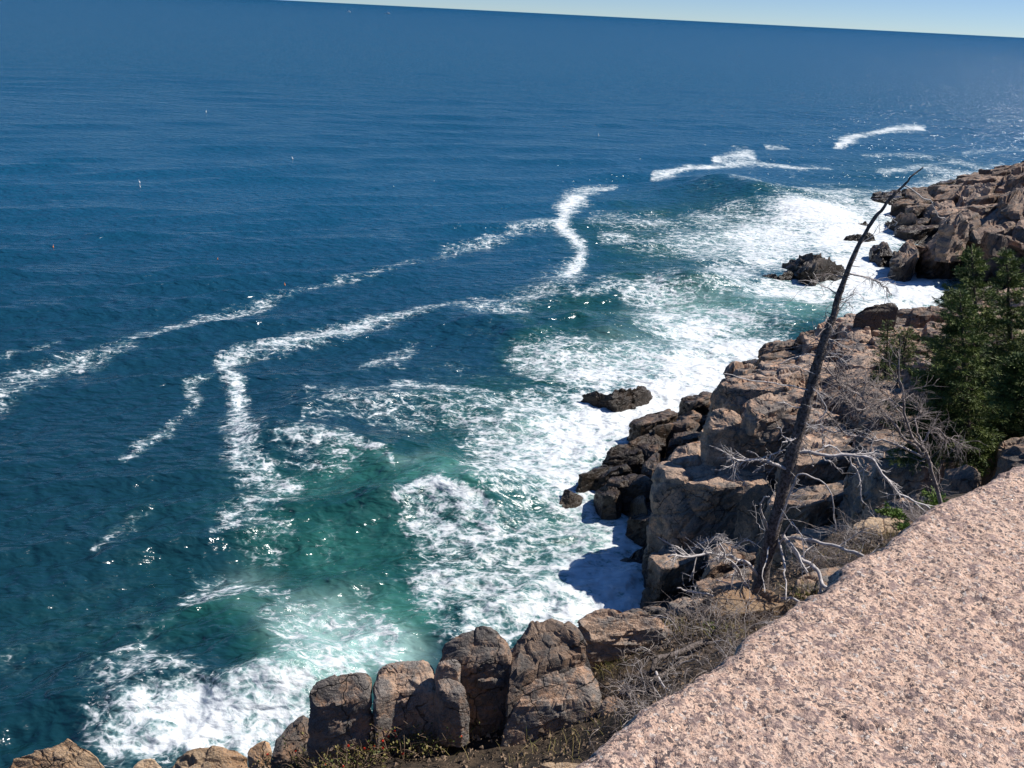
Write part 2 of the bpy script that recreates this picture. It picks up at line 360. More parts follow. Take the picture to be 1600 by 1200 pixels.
BLOBS = [  # sheets of foam by the rocks: (x, y, rx, ry, strength)
 (300,1140,140,52,1.1),(240,1160,90,44,.9),(230,1060,70,28,.50),(170,1080,60,30,.46),(420,1120,60,50,.9),
 (495,990,75,48,.60),(570,1020,60,40,.60),(490,1050,70,50,.62),(440,1090,60,40,.75),(600,1000,50,60,.40),
 (940,930,110,50,1.1),(860,950,120,50,.9),(770,930,100,70,.66),(740,870,90,60,.60),(850,860,90,50,.60),(700,960,30,50,.6),
 (960,860,60,60,.95),(890,760,70,50,.95),(820,720,90,70,.78),(930,800,70,50,.8),(800,800,80,30,.45),
 (900,690,90,50,1.1),(960,650,90,40,1.2),(1040,620,70,40,1.2),(1080,580,70,40,1.15),(1000,560,60,30,.75),(860,640,90,30,.72),(940,590,60,25,.95),(870,570,60,25,.72),
 (1100,520,80,35,.95),(1040,500,50,28,.80),(1150,545,60,30,1.0),(1040,470,60,18,.72),(1180,520,50,20,.5),(1160,500,100,25,.45),
 (1120,380,90,30,.66),(1200,370,90,28,.95),(1280,345,90,25,1.1),(1330,370,90,28,1.2),(1400,330,60,20,1.2),(1300,310,60,12,.7),(1420,365,50,15,1.2),
 (1060,350,70,14,.42),(1130,345,70,18,.55),(1200,400,70,24,.9),(1150,430,50,20,.8),(1130,455,40,14,.6),
 (1250,455,110,22,.9),(1370,440,110,30,1.2),(1440,460,60,26,1.15),(1330,410,60,20,1.2),(1220,470,70,20,.6),(1400,490,90,28,1.15),(1300,470,80,14,.85),
 (1480,310,90,20,1.0),(1530,290,90,16,.9),(1620,265,60,10,.6),(1260,500,60,12,.3),(870,775,50,26,.9),
 (760,690,60,30,.6),(700,860,60,60,.62),(690,920,50,60,.66),(760,980,60,30,.85),(900,900,120,60,.85),(960,800,50,40,.85),(760,760,60,30,.6),(660,820,40,30,.62),(820,830,70,30,.62),(560,640,110,30,.40),(640,650,90,30,.45),(500,720,60,26,.45),(870,690,50,60,.9),(560,1000,70,60,.68),(460,1010,50,40,.66),(330,920,60,30,.5),(400,830,60,40,.42),(640,880,40,60,.25),(700,610,60,20,.3),
]
TEAL = [(600,760,170,45,.75),(700,765,90,35,1.1),(560,735,80,26,.9),(540,850,190,70,.72),(500,930,150,50,.65),(370,965,90,40,.75),(380,1010,110,50,.45),(640,960,70,60,.95),(600,890,110,60,.6),
 (800,640,160,50,.5),(820,760,200,120,.75),(870,570,80,50,.6),(960,500,150,60,.5),(1150,490,150,50,.8),(1100,370,200,60,.5),(1250,480,110,40,.9),(1300,330,150,40,.5),(900,900,200,90,.8),(500,1040,140,60,1.0),
 (240,1000,260,120,.22),(420,860,260,160,.25),(1020,440,120,30,.45),(1180,315,70,12,.3),(1400,440,150,60,.8),(950,350,90,20,.35),(1440,270,160,30,.25)]
MILK = [(520,1000,100,60,.75),(590,1020,70,40,.7),(500,1060,70,40,.6),(440,1090,60,40,.4),(700,765,60,14,.22),(860,700,90,60,.4),(1000,560,70,40,.45),(1080,500,90,40,.45),(370,900,60,30,.3),(940,830,70,50,.4),(1200,480,120,30,.3),(1160,380,110,30,.3),(640,730,60,12,.3),(400,960,60,20,.2)]
def blobs(x, y, L):
    out = np.zeros(len(x))
    for cx, cy, rx, ry, k in L:
        d = ((x - cx) / rx) ** 2 + ((y - cy) / ry) ** 2
        m = d < 5; out[m] = np.maximum(out[m], k * np.exp(-(d[m] ** 1.5) * .62))
    return out
SWELL = [  # breaking and shoaling swells by the shore: crest line, height (m), width (m)
 ([(440,682),(500,684),(560,700),(640,726),(740,770)], .75, 2.2), ([(600,795),(680,784),(760,808)], .55, 1.6),
 ([(470,628),(600,628),(700,640),(790,648)], .5, 2.0), ([(150,1085),(230,1062),(330,1050),(400,1060),(440,1085)], .55, 1.5), ([(180,1140),(280,1095),(390,1095)], .3, 1.0),
 ([(1080,440),(1150,470),(1260,505)], .8, 3.5), ([(1140,305),(1200,330),(1250,340)], 1.5, 6), ([(1120,290),(1200,310),(1330,320)], 1.0, 7),
 ([(860,545),(960,535),(1000,540)], .6, 2.6), ([(380,985),(450,1030)], .4, 1.6), ([(900,455),(1000,445),(1060,450)], .7, 3.0),
 ([(700,500),(800,520),(900,510)], .5, 3.0)]
def make_sea():
    deg = np.pi / 180
    dep = np.concatenate([np.arange(62, 46, -.6), np.arange(46, 5, -.092), np.arange(5, 1, -.07), np.geomspace(1, .012, 60)]) * deg
    az = np.concatenate([np.arange(-150, -34, 4.0), np.arange(-34, 34, .098), np.arange(34, 150, 4.0)]) * deg
    rad = CAMZ / np.tan(dep)
    A, Rr = np.meshgrid(az, rad)
    x = (Rr * np.sin(A)).ravel(); y = (Rr * np.cos(A)).ravel()
    dr = np.abs(np.gradient(rad)); cell = np.maximum(np.repeat(dr, len(az)) * .8, np.repeat(rad, len(az)) * .0018)
    inner = (np.abs(A.ravel()) < 34.2 * deg) & (np.repeat(dep, len(az)) < 46 * deg)
    rr = np.hypot(x, y)
    z = np.zeros(len(x)); ox = np.zeros(len(x)); oy = np.zeros(len(x))
    idx = np.where(inner & (rr < 2500))[0]; X = x[idx]; Y = y[idx]; C = cell[idx]
    rg = np.random.default_rng(3)
    big = np.concatenate([fbm(np.stack([X / 16, Y / 11, 0 * X], 1), 2, 5)[None]])[0]
    amp_mod = .75 + .7 * big
    Z = np.zeros(len(X)); OX = np.zeros(len(X)); OY = np.zeros(len(X))
    for k in range(64):
        lam = .45 * (16 / .45) ** (k / 63.0); lam *= rg.uniform(.93, 1.07)
        th = R(-66) + rg.normal(0, R(34 if lam < 1.5 else 16 if lam < 5 else 10))    # travel toward the shore
        kx, ky = math.cos(th), math.sin(th); K = 2 * math.pi / lam
        a = .0055 * lam ** .95 * rg.uniform(.5, 1.3)
        if lam > 7: a *= .75
        if 2.2 < lam < 6.5: a *= 1.55
        if lam < 2.2: a *= 1.5
        fade = np.clip(lam / (C * 3.2) - .35, 0, 1) * a
        ph = K * (kx * X + ky * Y) + rg.uniform(0, 6.28)
        ph = ph + 1.6 * vnoise(np.stack([X / (lam * 2.6), Y / (lam * 2.6), 0 * X + k * 3.1], 1), 90 + k) if k % 2 == 0 else ph + 2.0 * big
        s = np.sin(ph); Z += fade * s
        cq = np.cos(ph) * fade * (.4 if lam < 2.2 else .75); OX += kx * cq; OY += ky * cq
    Z *= amp_mod; OX *= amp_mod; OY *= amp_mod
    for pts, h, w in SWELL:
        q = [P(a, b, z=0) for a, b in pts]
        d = seg_d(X, Y, [(c[0], c[1], w) for c in q])
        # which side of the crest: steeper toward the shore side
        Z += h * np.exp(-d * d) * (1 + .25 * vnoise(np.stack([X, Y, 0 * X], 1) / w * 1.5, 61))
    px, py, w_ = proj(np.stack([X, Y, 0 * X], 1))
    n = fbm(np.stack([X / 2.3, Y / 2.3, 0 * X], 1), 4, 77); n2 = fbm(np.stack([X / 1.6, Y / 1.6, 0 * X + 9], 1), 4, 78)
    sc = np.clip(40.0 / w_, .25, 1.6)
    n3 = fbm(np.stack([X / 11, Y / 11, 0 * X + 4], 1), 3, 79); s3 = np.clip(90 / w_, .35, 1.2)
    qx = px + n * 26 * sc + n3 * 22 * s3; qy = py + n2 * 15 * sc + n3 * 5 * s3
    D = np.zeros(len(X))
    for pts, k in LINES:
        d = seg_d(qx, qy, [(a, b, c * 1.1) for a, b, c in pts])
        D = np.maximum(D, k * np.exp(-(d ** 1.7) * .75))
    D *= np.clip(.96 + .38 * fbm(np.stack([X / 5, Y / 5, 0 * X + 2], 1), 3, 83), .35, 1.15)
    D = np.maximum(D, blobs(qx, qy, BLOBS))
    # faint scattered foam flecks inshore; some are sun glints painted as white foam
    shore = np.clip(blobs(qx, qy, [(600,840,330,260,.20),(900,640,350,220,.22),(1200,380,350,120,.22),(300,950,330,200,.17),(100,900,220,240,.13),(60,1040,90,60,.2),(430,720,140,80,.2),(500,640,260,120,.15)]), 0, 1)
    D = np.maximum(D, shore * (1 + .6 * n))
    T = blobs(px + n * 40 * sc, py + n2 * 20 * sc, TEAL) * .95 * (1 + .35 * n); MI = blobs(qx, qy, MILK)
    near = np.clip(1 - (rr[idx] - 25) / 60, 0, 1); T = np.maximum(T, .16 * near)
    # churned water in thick foam is lumpy
    lump = fbm(np.stack([X * 1.7, Y * 1.7, 0 * X], 1), 4, 41, .6); Z += np.clip(D - .3, 0, .9) * lump * .20 * np.clip(60 / rr[idx], .3, 1)
    fo = np.zeros(len(x)); te = np.zeros(len(x)); mi = np.zeros(len(x))
    fo[idx] = D; te[idx] = T; mi[idx] = MI; z[idx] = Z; ox[idx] = OX; oy[idx] = OY
    v = np.stack([x + ox, y + oy, z], 1)
    nr, na = len(rad), len(az)
    i = np.arange(nr - 1)[:, None] * na; j = np.arange(na - 1)[None, :]
    q = np.stack([i + j, i + na + j, i + na + j + 1, i + j + 1], -1).reshape(-1, 4)
    q = q[:, ::-1]
    me = mesh_np('water', v, q)
    for nm, arr in (('foam', fo), ('teal', te), ('milk', mi)):
        at = me.attributes.new(nm, 'FLOAT', 'POINT'); at.data.foreach_set('value', arr.astype(np.float32))
    o = obj('water', me, M['sea']); tag(o, kind='structure'); 
    o['label'] = 'blue and green sea with swells and white foam'
    return o
make_sea()

# ------------------------------------------------------------------ the granite parapet in the foreground
def make_wall():
    zt = 19.0
    edge = [(840,1262),(880,1228),(925,1200),(1000,1142),(1030,1112),(1080,1085),(1150,1050),(1185,1000),(1240,962),(1300,930),(1330,905),(1345,880),(1400,855),(1430,832),(1450,812),(1500,785),(1530,765),(1570,748),(1600,730),(1700,690),(1850,640)]
    E = np.array([P(a, b, z=zt)[:2] for a, b in edge])
    s = np.concatenate([[0], np.cumsum(np.hypot(*np.diff(E, axis=0).T))])
    n = 620; u = np.linspace(0, s[-1], n); ex = np.interp(u, s, E[:, 0]); ey = np.interp(u, s, E[:, 1])
    ext = 14
    # inward direction (away from the sea)
    k3 = np.stack([u, 0 * u, 0 * u], 1); chip = fbm(k3 * 9, 4, 14, .6) * .009 + np.abs(vnoise(k3 * 24, 15)) * -.007; ex = ex + chip * .8; ey = ey - chip * .6
    ex = ex - .024; ey = ey + .018
    inn = np.array([.80, -.60]); inn /= np.linalg.norm(inn)
    prof = [(-.02, -1.9), (.0, -1.2), (.012, -.8), (.01, -.5), (.02, -.3), (.012, -.2), (.004, -.13), (-.004, -.08), (-.006, -.05), (-.001, -.028), (.006, -.014), (.016, -.006), (.028, -.001)]
    prof += [(.028 + .0062 * k, 0) for k in range(1, 190)] + [(1.25, -.01), (1.262, -.04), (1.266, -.4), (1.27, -1.9)]
    prof = np.array(prof); m = len(prof)
    sm = np.convolve(np.pad(ex, 30, 'edge'), np.ones(61) / 61, 'valid'), np.convolve(np.pad(ey, 30, 'edge'), np.ones(61) / 61, 'valid')
    t = np.clip(prof[:, 0] / .5, 0, 1)[None, :]
    bx = ex[:, None] * (1 - t) + sm[0][:, None] * t; by = ey[:, None] * (1 - t) + sm[1][:, None] * t
    X = bx + prof[None, :, 0] * inn[0]; Y = by + prof[None, :, 0] * inn[1]; Z = zt + np.repeat(prof[None, :, 1], n, 0)
    v = np.stack([X, Y, Z], -1).reshape(-1, 3)
    f1, f2, off = voro(v * 9, 5); g1, g2, go = voro(v * 34, 9)
    d = fbm(v * 2.2, 3, 3) * .014 + fbm(v * 22, 4, 4, .6) * .0075 + off * .0045 + go * .0045 + fbm(v * 90, 2, 8) * .003
    topm = np.repeat((prof[None, :, 1] > -.03), n, 0).ravel()
    v[:, 2] += np.where(topm, d, d * .3)
    side = ~topm
    v[side, 0] -= (d * inn[0] * 2)[side]; v[side, 1] -= (d * inn[1] * 2)[side]
    e = np.repeat((np.abs(prof[None, :, 0] - .005) < .012), n, 0).ravel()
    v[e, 0] += (fbm(v * 30, 3, 2) * .006)[e]
    i = np.arange(n - 1)[:, None] * m; j = np.arange(m - 1)[None, :]
    q = np.stack([i + j, i + m + j, i + m + j + 1, i + j + 1], -1).reshape(-1, 4)[:, ::-1]
    # end caps
    base = np.array([.7, 1.2, 17.1])
    o = obj('granite_wall', mesh_np('granite_wall', v - base, q), M['wall'], loc=base)
    tag(o, 'low wall of coarse pink granite with a rough speckled top, nearest thing at lower right', 'stone wall')
make_wall()

# ------------------------------------------------------------------ rock blocks
def resample(poly, M):
    poly = np.asarray(poly, float); q = np.vstack([poly, poly[:1]])
    L = np.concatenate([[0], np.cumsum(np.linalg.norm(np.diff(q[:, :2], axis=0), axis=1))])
    u = np.linspace(0, L[-1], M, endpoint=False)
    return np.stack([np.interp(u, L, q[:, k]) for k in range(3)], 1), L[-1]
def slab(top, bottom, res, flare=.04, edge=.12, dome=.0, rough=.09, facet=.10, fscale=1.0, seed=1, squash=1.5, lean=(0, 0), cuts=11, cut=.17):
    """a block of rock: outline of its top (x, y, z), height of its foot, mesh step in metres"""
    top = np.asarray(top, float)
    a = 0.5 * np.sum(top[:, 0] * np.roll(top[:, 1], -1) - np.roll(top[:, 0], -1) * top[:, 1])
    if a < 0: top = top[::-1]
    per = np.linalg.norm(np.diff(np.vstack([top, top[:1]])[:, :2], axis=0), axis=1).sum()
    M_ = int(np.clip(per / res, 14, 420)); r, _ = resample(top, M_)
    k = max(1, int(M_ / 140)); ker = np.ones(2 * k + 1) / (2 * k + 1)
    r = np.stack([np.convolve(np.concatenate([r[-k:, i], r[:, i], r[:k, i]]), ker, 'valid') for i in range(3)], 1)
    c = r.mean(0); size = math.sqrt(abs(a)) / 2 + 1e-6; edge = min(edge, size * .45)
    hgt = max(c[2] - bottom, .1)
    R_ = int(np.clip(hgt / res, 3, 160)); K_ = int(np.clip(size / res, 3, 160))
    rows = []
    for j in range(R_ + 1):
        t = j / R_; z = bottom + (r[:, 2] - edge - bottom) * t
        xy = c[:2] + (r[:, :2] - c[:2]) * (1 + flare * (1 - t)); xy = xy + np.array(lean) * (1 - t)
        rows.append(np.column_stack([xy, z]))
    ne = 3
    for j in range(1, ne + 1):
        an = j / ne * math.pi / 2; ins = edge * (1 - math.cos(an)); zz = r[:, 2] - edge * (1 - math.sin(an))
        rows.append(np.column_stack([c[:2] + (r[:, :2] - c[:2]) * (1 - ins / size), zz]))
    f0 = 1 - edge / size
    for j in range(1, K_):
        t = j / K_; f = f0 * (1 - t)
        zz = r[:, 2] * (1 - t) + c[2] * t + dome * (1 - (1 - t) ** 2)
        rows.append(np.column_stack([c[:2] + (r[:, :2] - c[:2]) * f, zz]))
    v = np.vstack(rows + [np.array([[c[0], c[1], c[2] + dome]])]); nr = len(rows)
    i = np.arange(nr - 1)[:, None] * M_; j = np.arange(M_)[None, :]; j2 = (j + 1) % M_
    q = np.stack([i + j, i + j2, i + M_ + j2, i + M_ + j], -1).reshape(-1, 4)
    e = (nr - 1) * M_; t_ = np.array([[e + m, e + (m + 1) % M_, nr * M_] for m in range(M_)])
    # broken-off corners and edges: flat breaks
    rg = np.random.default_rng(seed); C0 = np.array([c[0], c[1], (c[2] + bottom) / 2 if hgt < size * 3 else c[2] - size * 1.2])
    for _ in range(cuts):
        th = rg.uniform(0, 2 * math.pi); ez = rg.choice([.12, .45, .8, 1.6], p=[.3, .3, .25, .15]) * rg.uniform(.7, 1.3)
        m = np.array([math.cos(th), math.sin(th), ez]); m /= np.linalg.norm(m)
        pr = (v - C0) @ m; lim = pr.max() - cut * size * rg.uniform(.25, 1.25); ex = np.maximum(pr - lim, 0)
        v = v - m * ex[:, None]
    # rough normals
    rad = v - c; nrm = np.zeros_like(v); nrm[:, :2] = rad[:, :2] / (np.linalg.norm(rad[:, :2], axis=1)[:, None] + 1e-6)
    capn = np.clip((np.repeat(np.arange(nr), M_) - R_) / ne, 0, 1); capn = np.append(capn, 1)
    nrm[:, :2] *= (1 - capn)[:, None]; nrm[:, 2] = capn; nrm /= np.linalg.norm(nrm, axis=1)[:, None] + 1e-9
    s = size * 2; p = v * np.array([1, 1, squash])
    ph = p + .07 * s * np.stack([fbm(p / s * 2.4, 2, seed + 50), fbm(p / s * 2.4, 2, seed + 60), fbm(p / s * 2.4, 2, seed + 70)], 1)
    f1, f2, off = voro(ph / (s * .42 * fscale), seed)
    g1, g2, off2 = voro(ph / (s * .17 * fscale), seed + 5)
    d = s * (facet * off + facet * .42 * off2 + rough * fbm(p / s * 1.7, 5, seed + 2, .52))
    d -= s * .030 * (1 - sstep(0, .10, f2 - f1)) + s * .012 * (1 - sstep(0, .12, g2 - g1))
    d = np.clip(d, -.22 * s, .16 * s)
    v = v + nrm * d[:, None]
    return v, q, t_
def rock_obj(name, mat, parent, base, *a, **k):
    v, q, t = slab(*a, **k)
    return obj(name, mesh_np(name, v - np.asarray(base, float), q, t, False), mat, parent, (0, 0, 0) if parent is not None else tuple(base))
def TP(pts, z=None):
    """outline traced on the photograph -> places in the world at the given heights"""
    return np.array([P(p[0], p[1], z=(p[2] if len(p) > 2 else z)) for p in pts])
def inside(x, y, poly):
    c = np.zeros(np.shape(x), bool); n = len(poly); j = n - 1
    for i in range(n):
        xi, yi = poly[i][:2]; xj, yj = poly[j][:2]
        c ^= ((yi > y) != (yj > y)) & (x < (xj - xi) * (y - yi) / (yj - yi + 1e-12) + xi); j = i
    return c
def rbf(C, V):
    C = np.asarray(C, float); n = len(C)
    def k(r): return r
    d = np.linalg.norm(C[:, None] - C[None], axis=2)
    A = np.zeros((n + 3, n + 3)); A[:n, :n] = k(d) - np.eye(n) * .4; A[:n, n] = 1; A[:n, n + 1:] = C; A[n, :n] = 1; A[n + 1:, :n] = C.T
    w = np.linalg.solve(A, np.concatenate([V, [0, 0, 0]]))
    def f(x, y):
        q = np.stack([np.ravel(x), np.ravel(y)], 1)
        return (k(np.linalg.norm(q[:, None] - C[None], axis=2)) @ w[:n] + w[n] + q @ w[n + 1:]).reshape(np.shape(x))
    return f
def clip_cell(i, S, bound, near):
    poly = [tuple(b) for b in bound]
    for j in near:
        mx, my = (S[i] + S[j]) / 2; nx, ny = S[j] - S[i]; out = []
        for k in range(len(poly)):
            a = poly[k]; b = poly[(k + 1) % len(poly)]
            da = (a[0] - mx) * nx + (a[1] - my) * ny; db = (b[0] - mx) * nx + (b[1] - my) * ny
            if da <= 0: out.append(a)
            if (da < 0) != (db < 0) and abs(da - db) > 1e-12:
                t = da / (da - db); out.append((a[0] + (b[0] - a[0]) * t, a[1] + (b[1] - a[1]) * t))
        poly = out
        if len(poly) < 3: return None
    return np.array(poly)
def block_field(name, parent, base, region, hf, spacing, mat, seed, res, strike=0.0, stretch=1.6, avoid=(), drop=2.5, jump=.35, step=0.0, tilt=.6, gap=.04, edge=.04, squash=1.5):
    """jointed bedrock: the ledge is split along its joints into separate blocks"""
    rg = np.random.default_rng(seed); reg = np.asarray(region)[:, :2]
    ca, sa = math.cos(strike), math.sin(strike); Rm = np.array([[ca, sa], [-sa, ca]])     # world -> joint frame
    Q = reg @ Rm.T; Q[:, 0] /= stretch
    x0, y0 = Q.min(0) - spacing; x1, y1 = Q.max(0) + spacing
    S = []
    for gy, yy in enumerate(np.arange(y0, y1, spacing)):
        for xx in np.arange(x0, x1, spacing):
            S.append([xx + (gy % 2) * spacing * .5 + rg.uniform(-.22, .22) * spacing, yy + rg.uniform(-.2, .2) * spacing])
    S = np.array(S); cnt = 0; out = []
    W = S.copy(); W[:, 0] *= stretch; W = W @ Rm
    ins = inside(W[:, 0], W[:, 1], reg)
    for i in np.where(ins)[0]:
        if any(inside(W[i, 0], W[i, 1], a) for a in avoid): continue
        d = np.hypot(*(S - S[i]).T); near = [j for j in np.argsort(d)[1:14]]
        b = [(S[i, 0] + sx * spacing * 1.2, S[i, 1] + sy * spacing * 1.2) for sx, sy in ((-1, -1), (1, -1), (1, 1), (-1, 1))]
        c = clip_cell(i, S, b, near)
        if c is None: continue
        c[:, 0] *= stretch; c = c @ Rm; cc = c.mean(0)
        z = float(hf(cc[0], cc[1]))
        if step: z = step * round((z + rg.uniform(-.3, .3) * step) / step)
        z += rg.uniform(-1, 1) * jump
        e = .5; gx = (hf(cc[0] + e, cc[1]) - hf(cc[0] - e, cc[1])) / (2 * e); gy_ = (hf(cc[0], cc[1] + e) - hf(cc[0], cc[1] - e)) / (2 * e)
        gx = float(np.clip(gx, -.5, .5)) * tilt + rg.normal(0, .05); gy_ = float(np.clip(gy_, -.5, .5)) * tilt + rg.normal(0, .05)
        c = cc + (c - cc) * (1 - gap)
        top = np.column_stack([c, z + (c - cc) @ np.array([gx, gy_])])
        out.append((cc, rock_obj(name, mat, parent, base, top, z - drop * rg.uniform(.8, 1.3), res, flare=.05, edge=edge * rg.uniform(.5, 1.6), rough=.022, facet=.085, cut=.13, seed=int(rg.integers(1, 9999)), squash=squash)))
        cnt += 1
    return out
def terrain(name, region, hf, step, mat, rough=.3, seed=1, lower=0.0, skirt=None, loc=(0, 0, 0)):
    reg = np.asarray(region)[:, :2]; x0, y0 = reg.min(0); x1, y1 = reg.max(0)
    xs = np.arange(x0, x1 + step, step); ys = np.arange(y0, y1 + step, step); X, Y = np.meshgrid(xs, ys)
    Z = hf(X, Y) - lower; p = np.stack([X.ravel(), Y.ravel(), 0 * X.ravel()], 1)
    Z = Z + rough * fbm(p * .9, 5, seed, .55).reshape(X.shape)
    m = inside(X, Y, reg)
    if skirt is not None: Z = np.where(m, Z, skirt)
    v = np.column_stack([X.ravel(), Y.ravel(), Z.ravel()]); nx = len(xs)
    i = np.arange(len(ys) - 1)[:, None] * nx; j = np.arange(nx - 1)[None, :]
    q = np.stack([i + j, i + j + 1, i + nx + j + 1, i + nx + j], -1).reshape(-1, 4)
    if skirt is None: q = q[m.ravel()[q].any(1)]
    else:
        mm = m.ravel()[q].any(1); q = q[mm]
    used = np.unique(q); mp = np.full(len(v), -1); mp[used] = np.arange(len(used)); v = v[used]; q = mp[q]
    return obj(name, mesh_np(name, v - np.asarray(loc, float), q), mat, None, tuple(loc))

# --- the middle cliff
MIDC = [(1000,942,-1.5),(985,870,-2),(1005,800,-2),(930,780,-1.5),(893,742,-1),(960,690,-.8),(1060,652,-.8),(1095,635,-1),(1120,575,-1),(1180,556,-1),(1250,536,-1),(1285,498,-1),(1340,470,-1.5),(1440,505,-1),(1475,465,-1.5),(1500,440,-1.5),(1640,440,-1),
 (1000,715,1.0),(1050,680,1.7),(1085,665,2.0),(960,742,.6),(1070,720,4.2),(1180,735,4.6),(1130,715,4.5),(1160,650,6.4),(1230,640,6.5),(1180,590,5.0),(1140,592,4.6),(1230,560,3.6),(1250,600,5.2),(1300,505,5.2),(1340,520,5.6),(1390,505,4.6),
 (1310,570,4.6),(1300,630,6.8),(1370,580,6.6),(1430,560,6.5),(1420,520,4.6),(1460,500,2.5),(1370,650,8.3),(1440,640,9.2),(1500,600,9.0),(1520,520,6.5),(1560,480,4),(1600,560,9.0),(1620,640,11.4),(1600,700,12.2),(1500,690,11.0),(1450,720,10.8),(1380,740,9.4),(1300,720,7.4),(1220,790,5.2),(1180,870,4.2),(1300,800,7.2),(1380,800,9.5),(1100,880,2.5),(1450,800,11),(1560,760,12.5),(1240,880,5.0)]
mc = np.array([P(a, b, z=c) for a, b, c in MIDC])
mid_h = rbf(mc[:, :2], mc[:, 2])
mid_region = TP([(1002,935,0),(990,850,0),(1012,795,0),(940,775,0),(897,742,0),(962,695,0),(1060,660,0),(1098,640,0),(1126,576,0),(1180,562,0),(1250,545,0),(1290,510,0),(1340,495,0),(1430,512,0),(1478,470,0),(1530,440,0),(1680,430,3),(1760,560,8),(1760,690,12),(1600,800,12.5),(1400,905,9),(1200,990,4)])
cliff = empty('rocky_cliff', P(1200, 700, z=5)); CB = np.array(cliff.location)
tag(cliff, 'broken ledges of pink and dark granite cliff in the middle distance behind the dead tree', kind='structure')
g = terrain('bedrock', mid_region, mid_h, .33, M['rock'], .4, 3, lower=1.4, loc=CB); g.location = (0, 0, 0); g.parent = cliff
HERO = []   # big blocks traced one by one: (outline of the top with heights, foot, options)
H_ = lambda pts, foot, **k: HERO.append((TP(pts), foot, k))
H_([(1022,738,4.4),(1034,716,4.5),(1068,712,4.6),(1105,716,4.7),(1180,722,4.9),(1240,738,5.0),(1210,757,4.8),(1155,757,4.7),(1062,766,4.4),(1024,752,4.2)], -1.6, edge=.16, facet=.05, rough=.05, flare=.02)
H_([(1040,700,4.6),(1068,690,5.0),(1104,690,5.0),(1104,718,4.8),(1060,718,4.8),(1036,714,4.5)], 1, edge=.16, facet=.09)
H_([(1100,646,6.5),(1118,632,6.8),(1140,638,6.7),(1165,650,6.6),(1160,664,6.4),(1110,662,6.3)], 2.5, edge=.25, facet=.08)
H_([(1150,648,6.6),(1180,632,7.0),(1262,640,7.1),(1270,668,6.7),(1200,672,6.5),(1158,668,6.4)], 2.5, edge=.15, facet=.10)
H_([(1160,624,7.3),(1200,618,7.5),(1230,632,7.3),(1180,646,7.1)], 6.2, edge=.12)
H_([(1112,589,6.0),(1150,584,6.0),(1220,592,6.3),(1240,606,6.4),(1180,614,6.2),(1122,606,6.0)], 1.2, edge=.08, facet=.09, flare=.01)
H_([(1180,572,5.0),(1230,562,5.2),(1262,570,5.6),(1258,590,5.9),(1200,592,5.5)], 3.2, facet=.07)
H_([(1130,578,3.6),(1190,564,3.6),(1226,562,3.8),(1190,584,4.4),(1140,592,4.4)], 1.0, edge=.1, facet=.12)
H_([(1200,602,6.6),(1262,600,6.8),(1262,622,6.8),(1225,624,6.6)], 5, edge=.15)
H_([(1276,508,5.2),(1292,494,5.4),(1318,496,5.6),(1330,512,5.6),(1308,520,5.3),(1280,520,5.1)], 1.0, edge=.15, facet=.11)
H_([(1318,500,5.9),(1360,506,6.0),(1370,522,6.0),(1340,526,5.9),(1316,514,5.7)], 2.0, facet=.11)
H_([(1365,514,5.9),(1395,520,6.0),(1402,545,6.2),(1375,548,6.2),(1362,528,6.0)], 3.0, facet=.11)
H_([(1290,528,5.9),(1340,524,6.2),(1364,534,6.2),(1360,548,6.0),(1300,545,5.8)], 3.4, edge=.12, facet=.12)
H_([(1300,575,6.6),(1345,566,6.9),(1380,572,7.2),(1396,588,7.4),(1340,596,7.0),(1300,590,6.6)], 4.6, edge=.18, facet=.08)
H_([(1285,600,6.6),(1340,596,7.4),(1370,612,7.7),(1350,634,7.6),(1290,628,7.0)], 5, facet=.09)
H_([(1422,590,8.8),(1460,584,9.0),(1478,594,9.2),(1465,606,9.1),(1424,604,8.7)], 7, edge=.15, facet=.07)
H_([(1156,762,5.4),(1190,752,5.8),(1216,762,5.8),(1222,786,5.5),(1195,790,5.2),(1168,784,5.0)], 0.5, edge=.2, facet=.10, rough=.07)
H_([(1230,796,6.2),(1262,782,6.6),(1300,778,6.8),(1340,790,7.0),(1310,812,6.6),(1250,815,6.2)], 4, edge=.2)
H_([(1010,842,1.7),(1030,832,2.2),(1100,834,2.6),(1170,840,2.8),(1160,870,2.4),(1060,870,1.8),(1014,866,1.4)], -1.5, edge=.3, facet=.06, flare=.03)
H_([(1000,908,.9),(1020,898,1.2),(1080,896,1.3),(1150,905,1.4),(1120,935,1.0),(1010,930,.7)], -1.5, edge=.25, facet=.07)
H_([(1180,846,6.0),(1240,838,6.5),(1280,845,6.6),(1260,875,6.0),(1195,872,5.6)], 2.0, edge=.15, facet=.09)
H_([(1335,700,9.6),(1375,690,10.0),(1420,700,10.3),(1430,725,10.2),(1380,735,9.8),(1340,728,9.5)], 6.5, edge=.15, facet=.07)
H_([(1430,690,10.9),(1480,684,11.2),(1505,694,11.3),(1500,712,11.2),(1440,712,10.8)], 8.0, edge=.1, facet=.06)
H_([(1508,688,11.3),(1552,682,11.6),(1556,702,11.6),(1512,706,11.3)], 8.5, edge=.08, facet=.06)
H_([(1560,684,12.0),(1620,676,12.3),(1640,700,12.3),(1570,712,12.1)], 9, edge=.10, facet=.06)
H_([(1470,726,11.6),(1530,722,11.9),(1540,742,11.9),(1480,746,11.6)], 9.5, edge=.1, facet=.05)
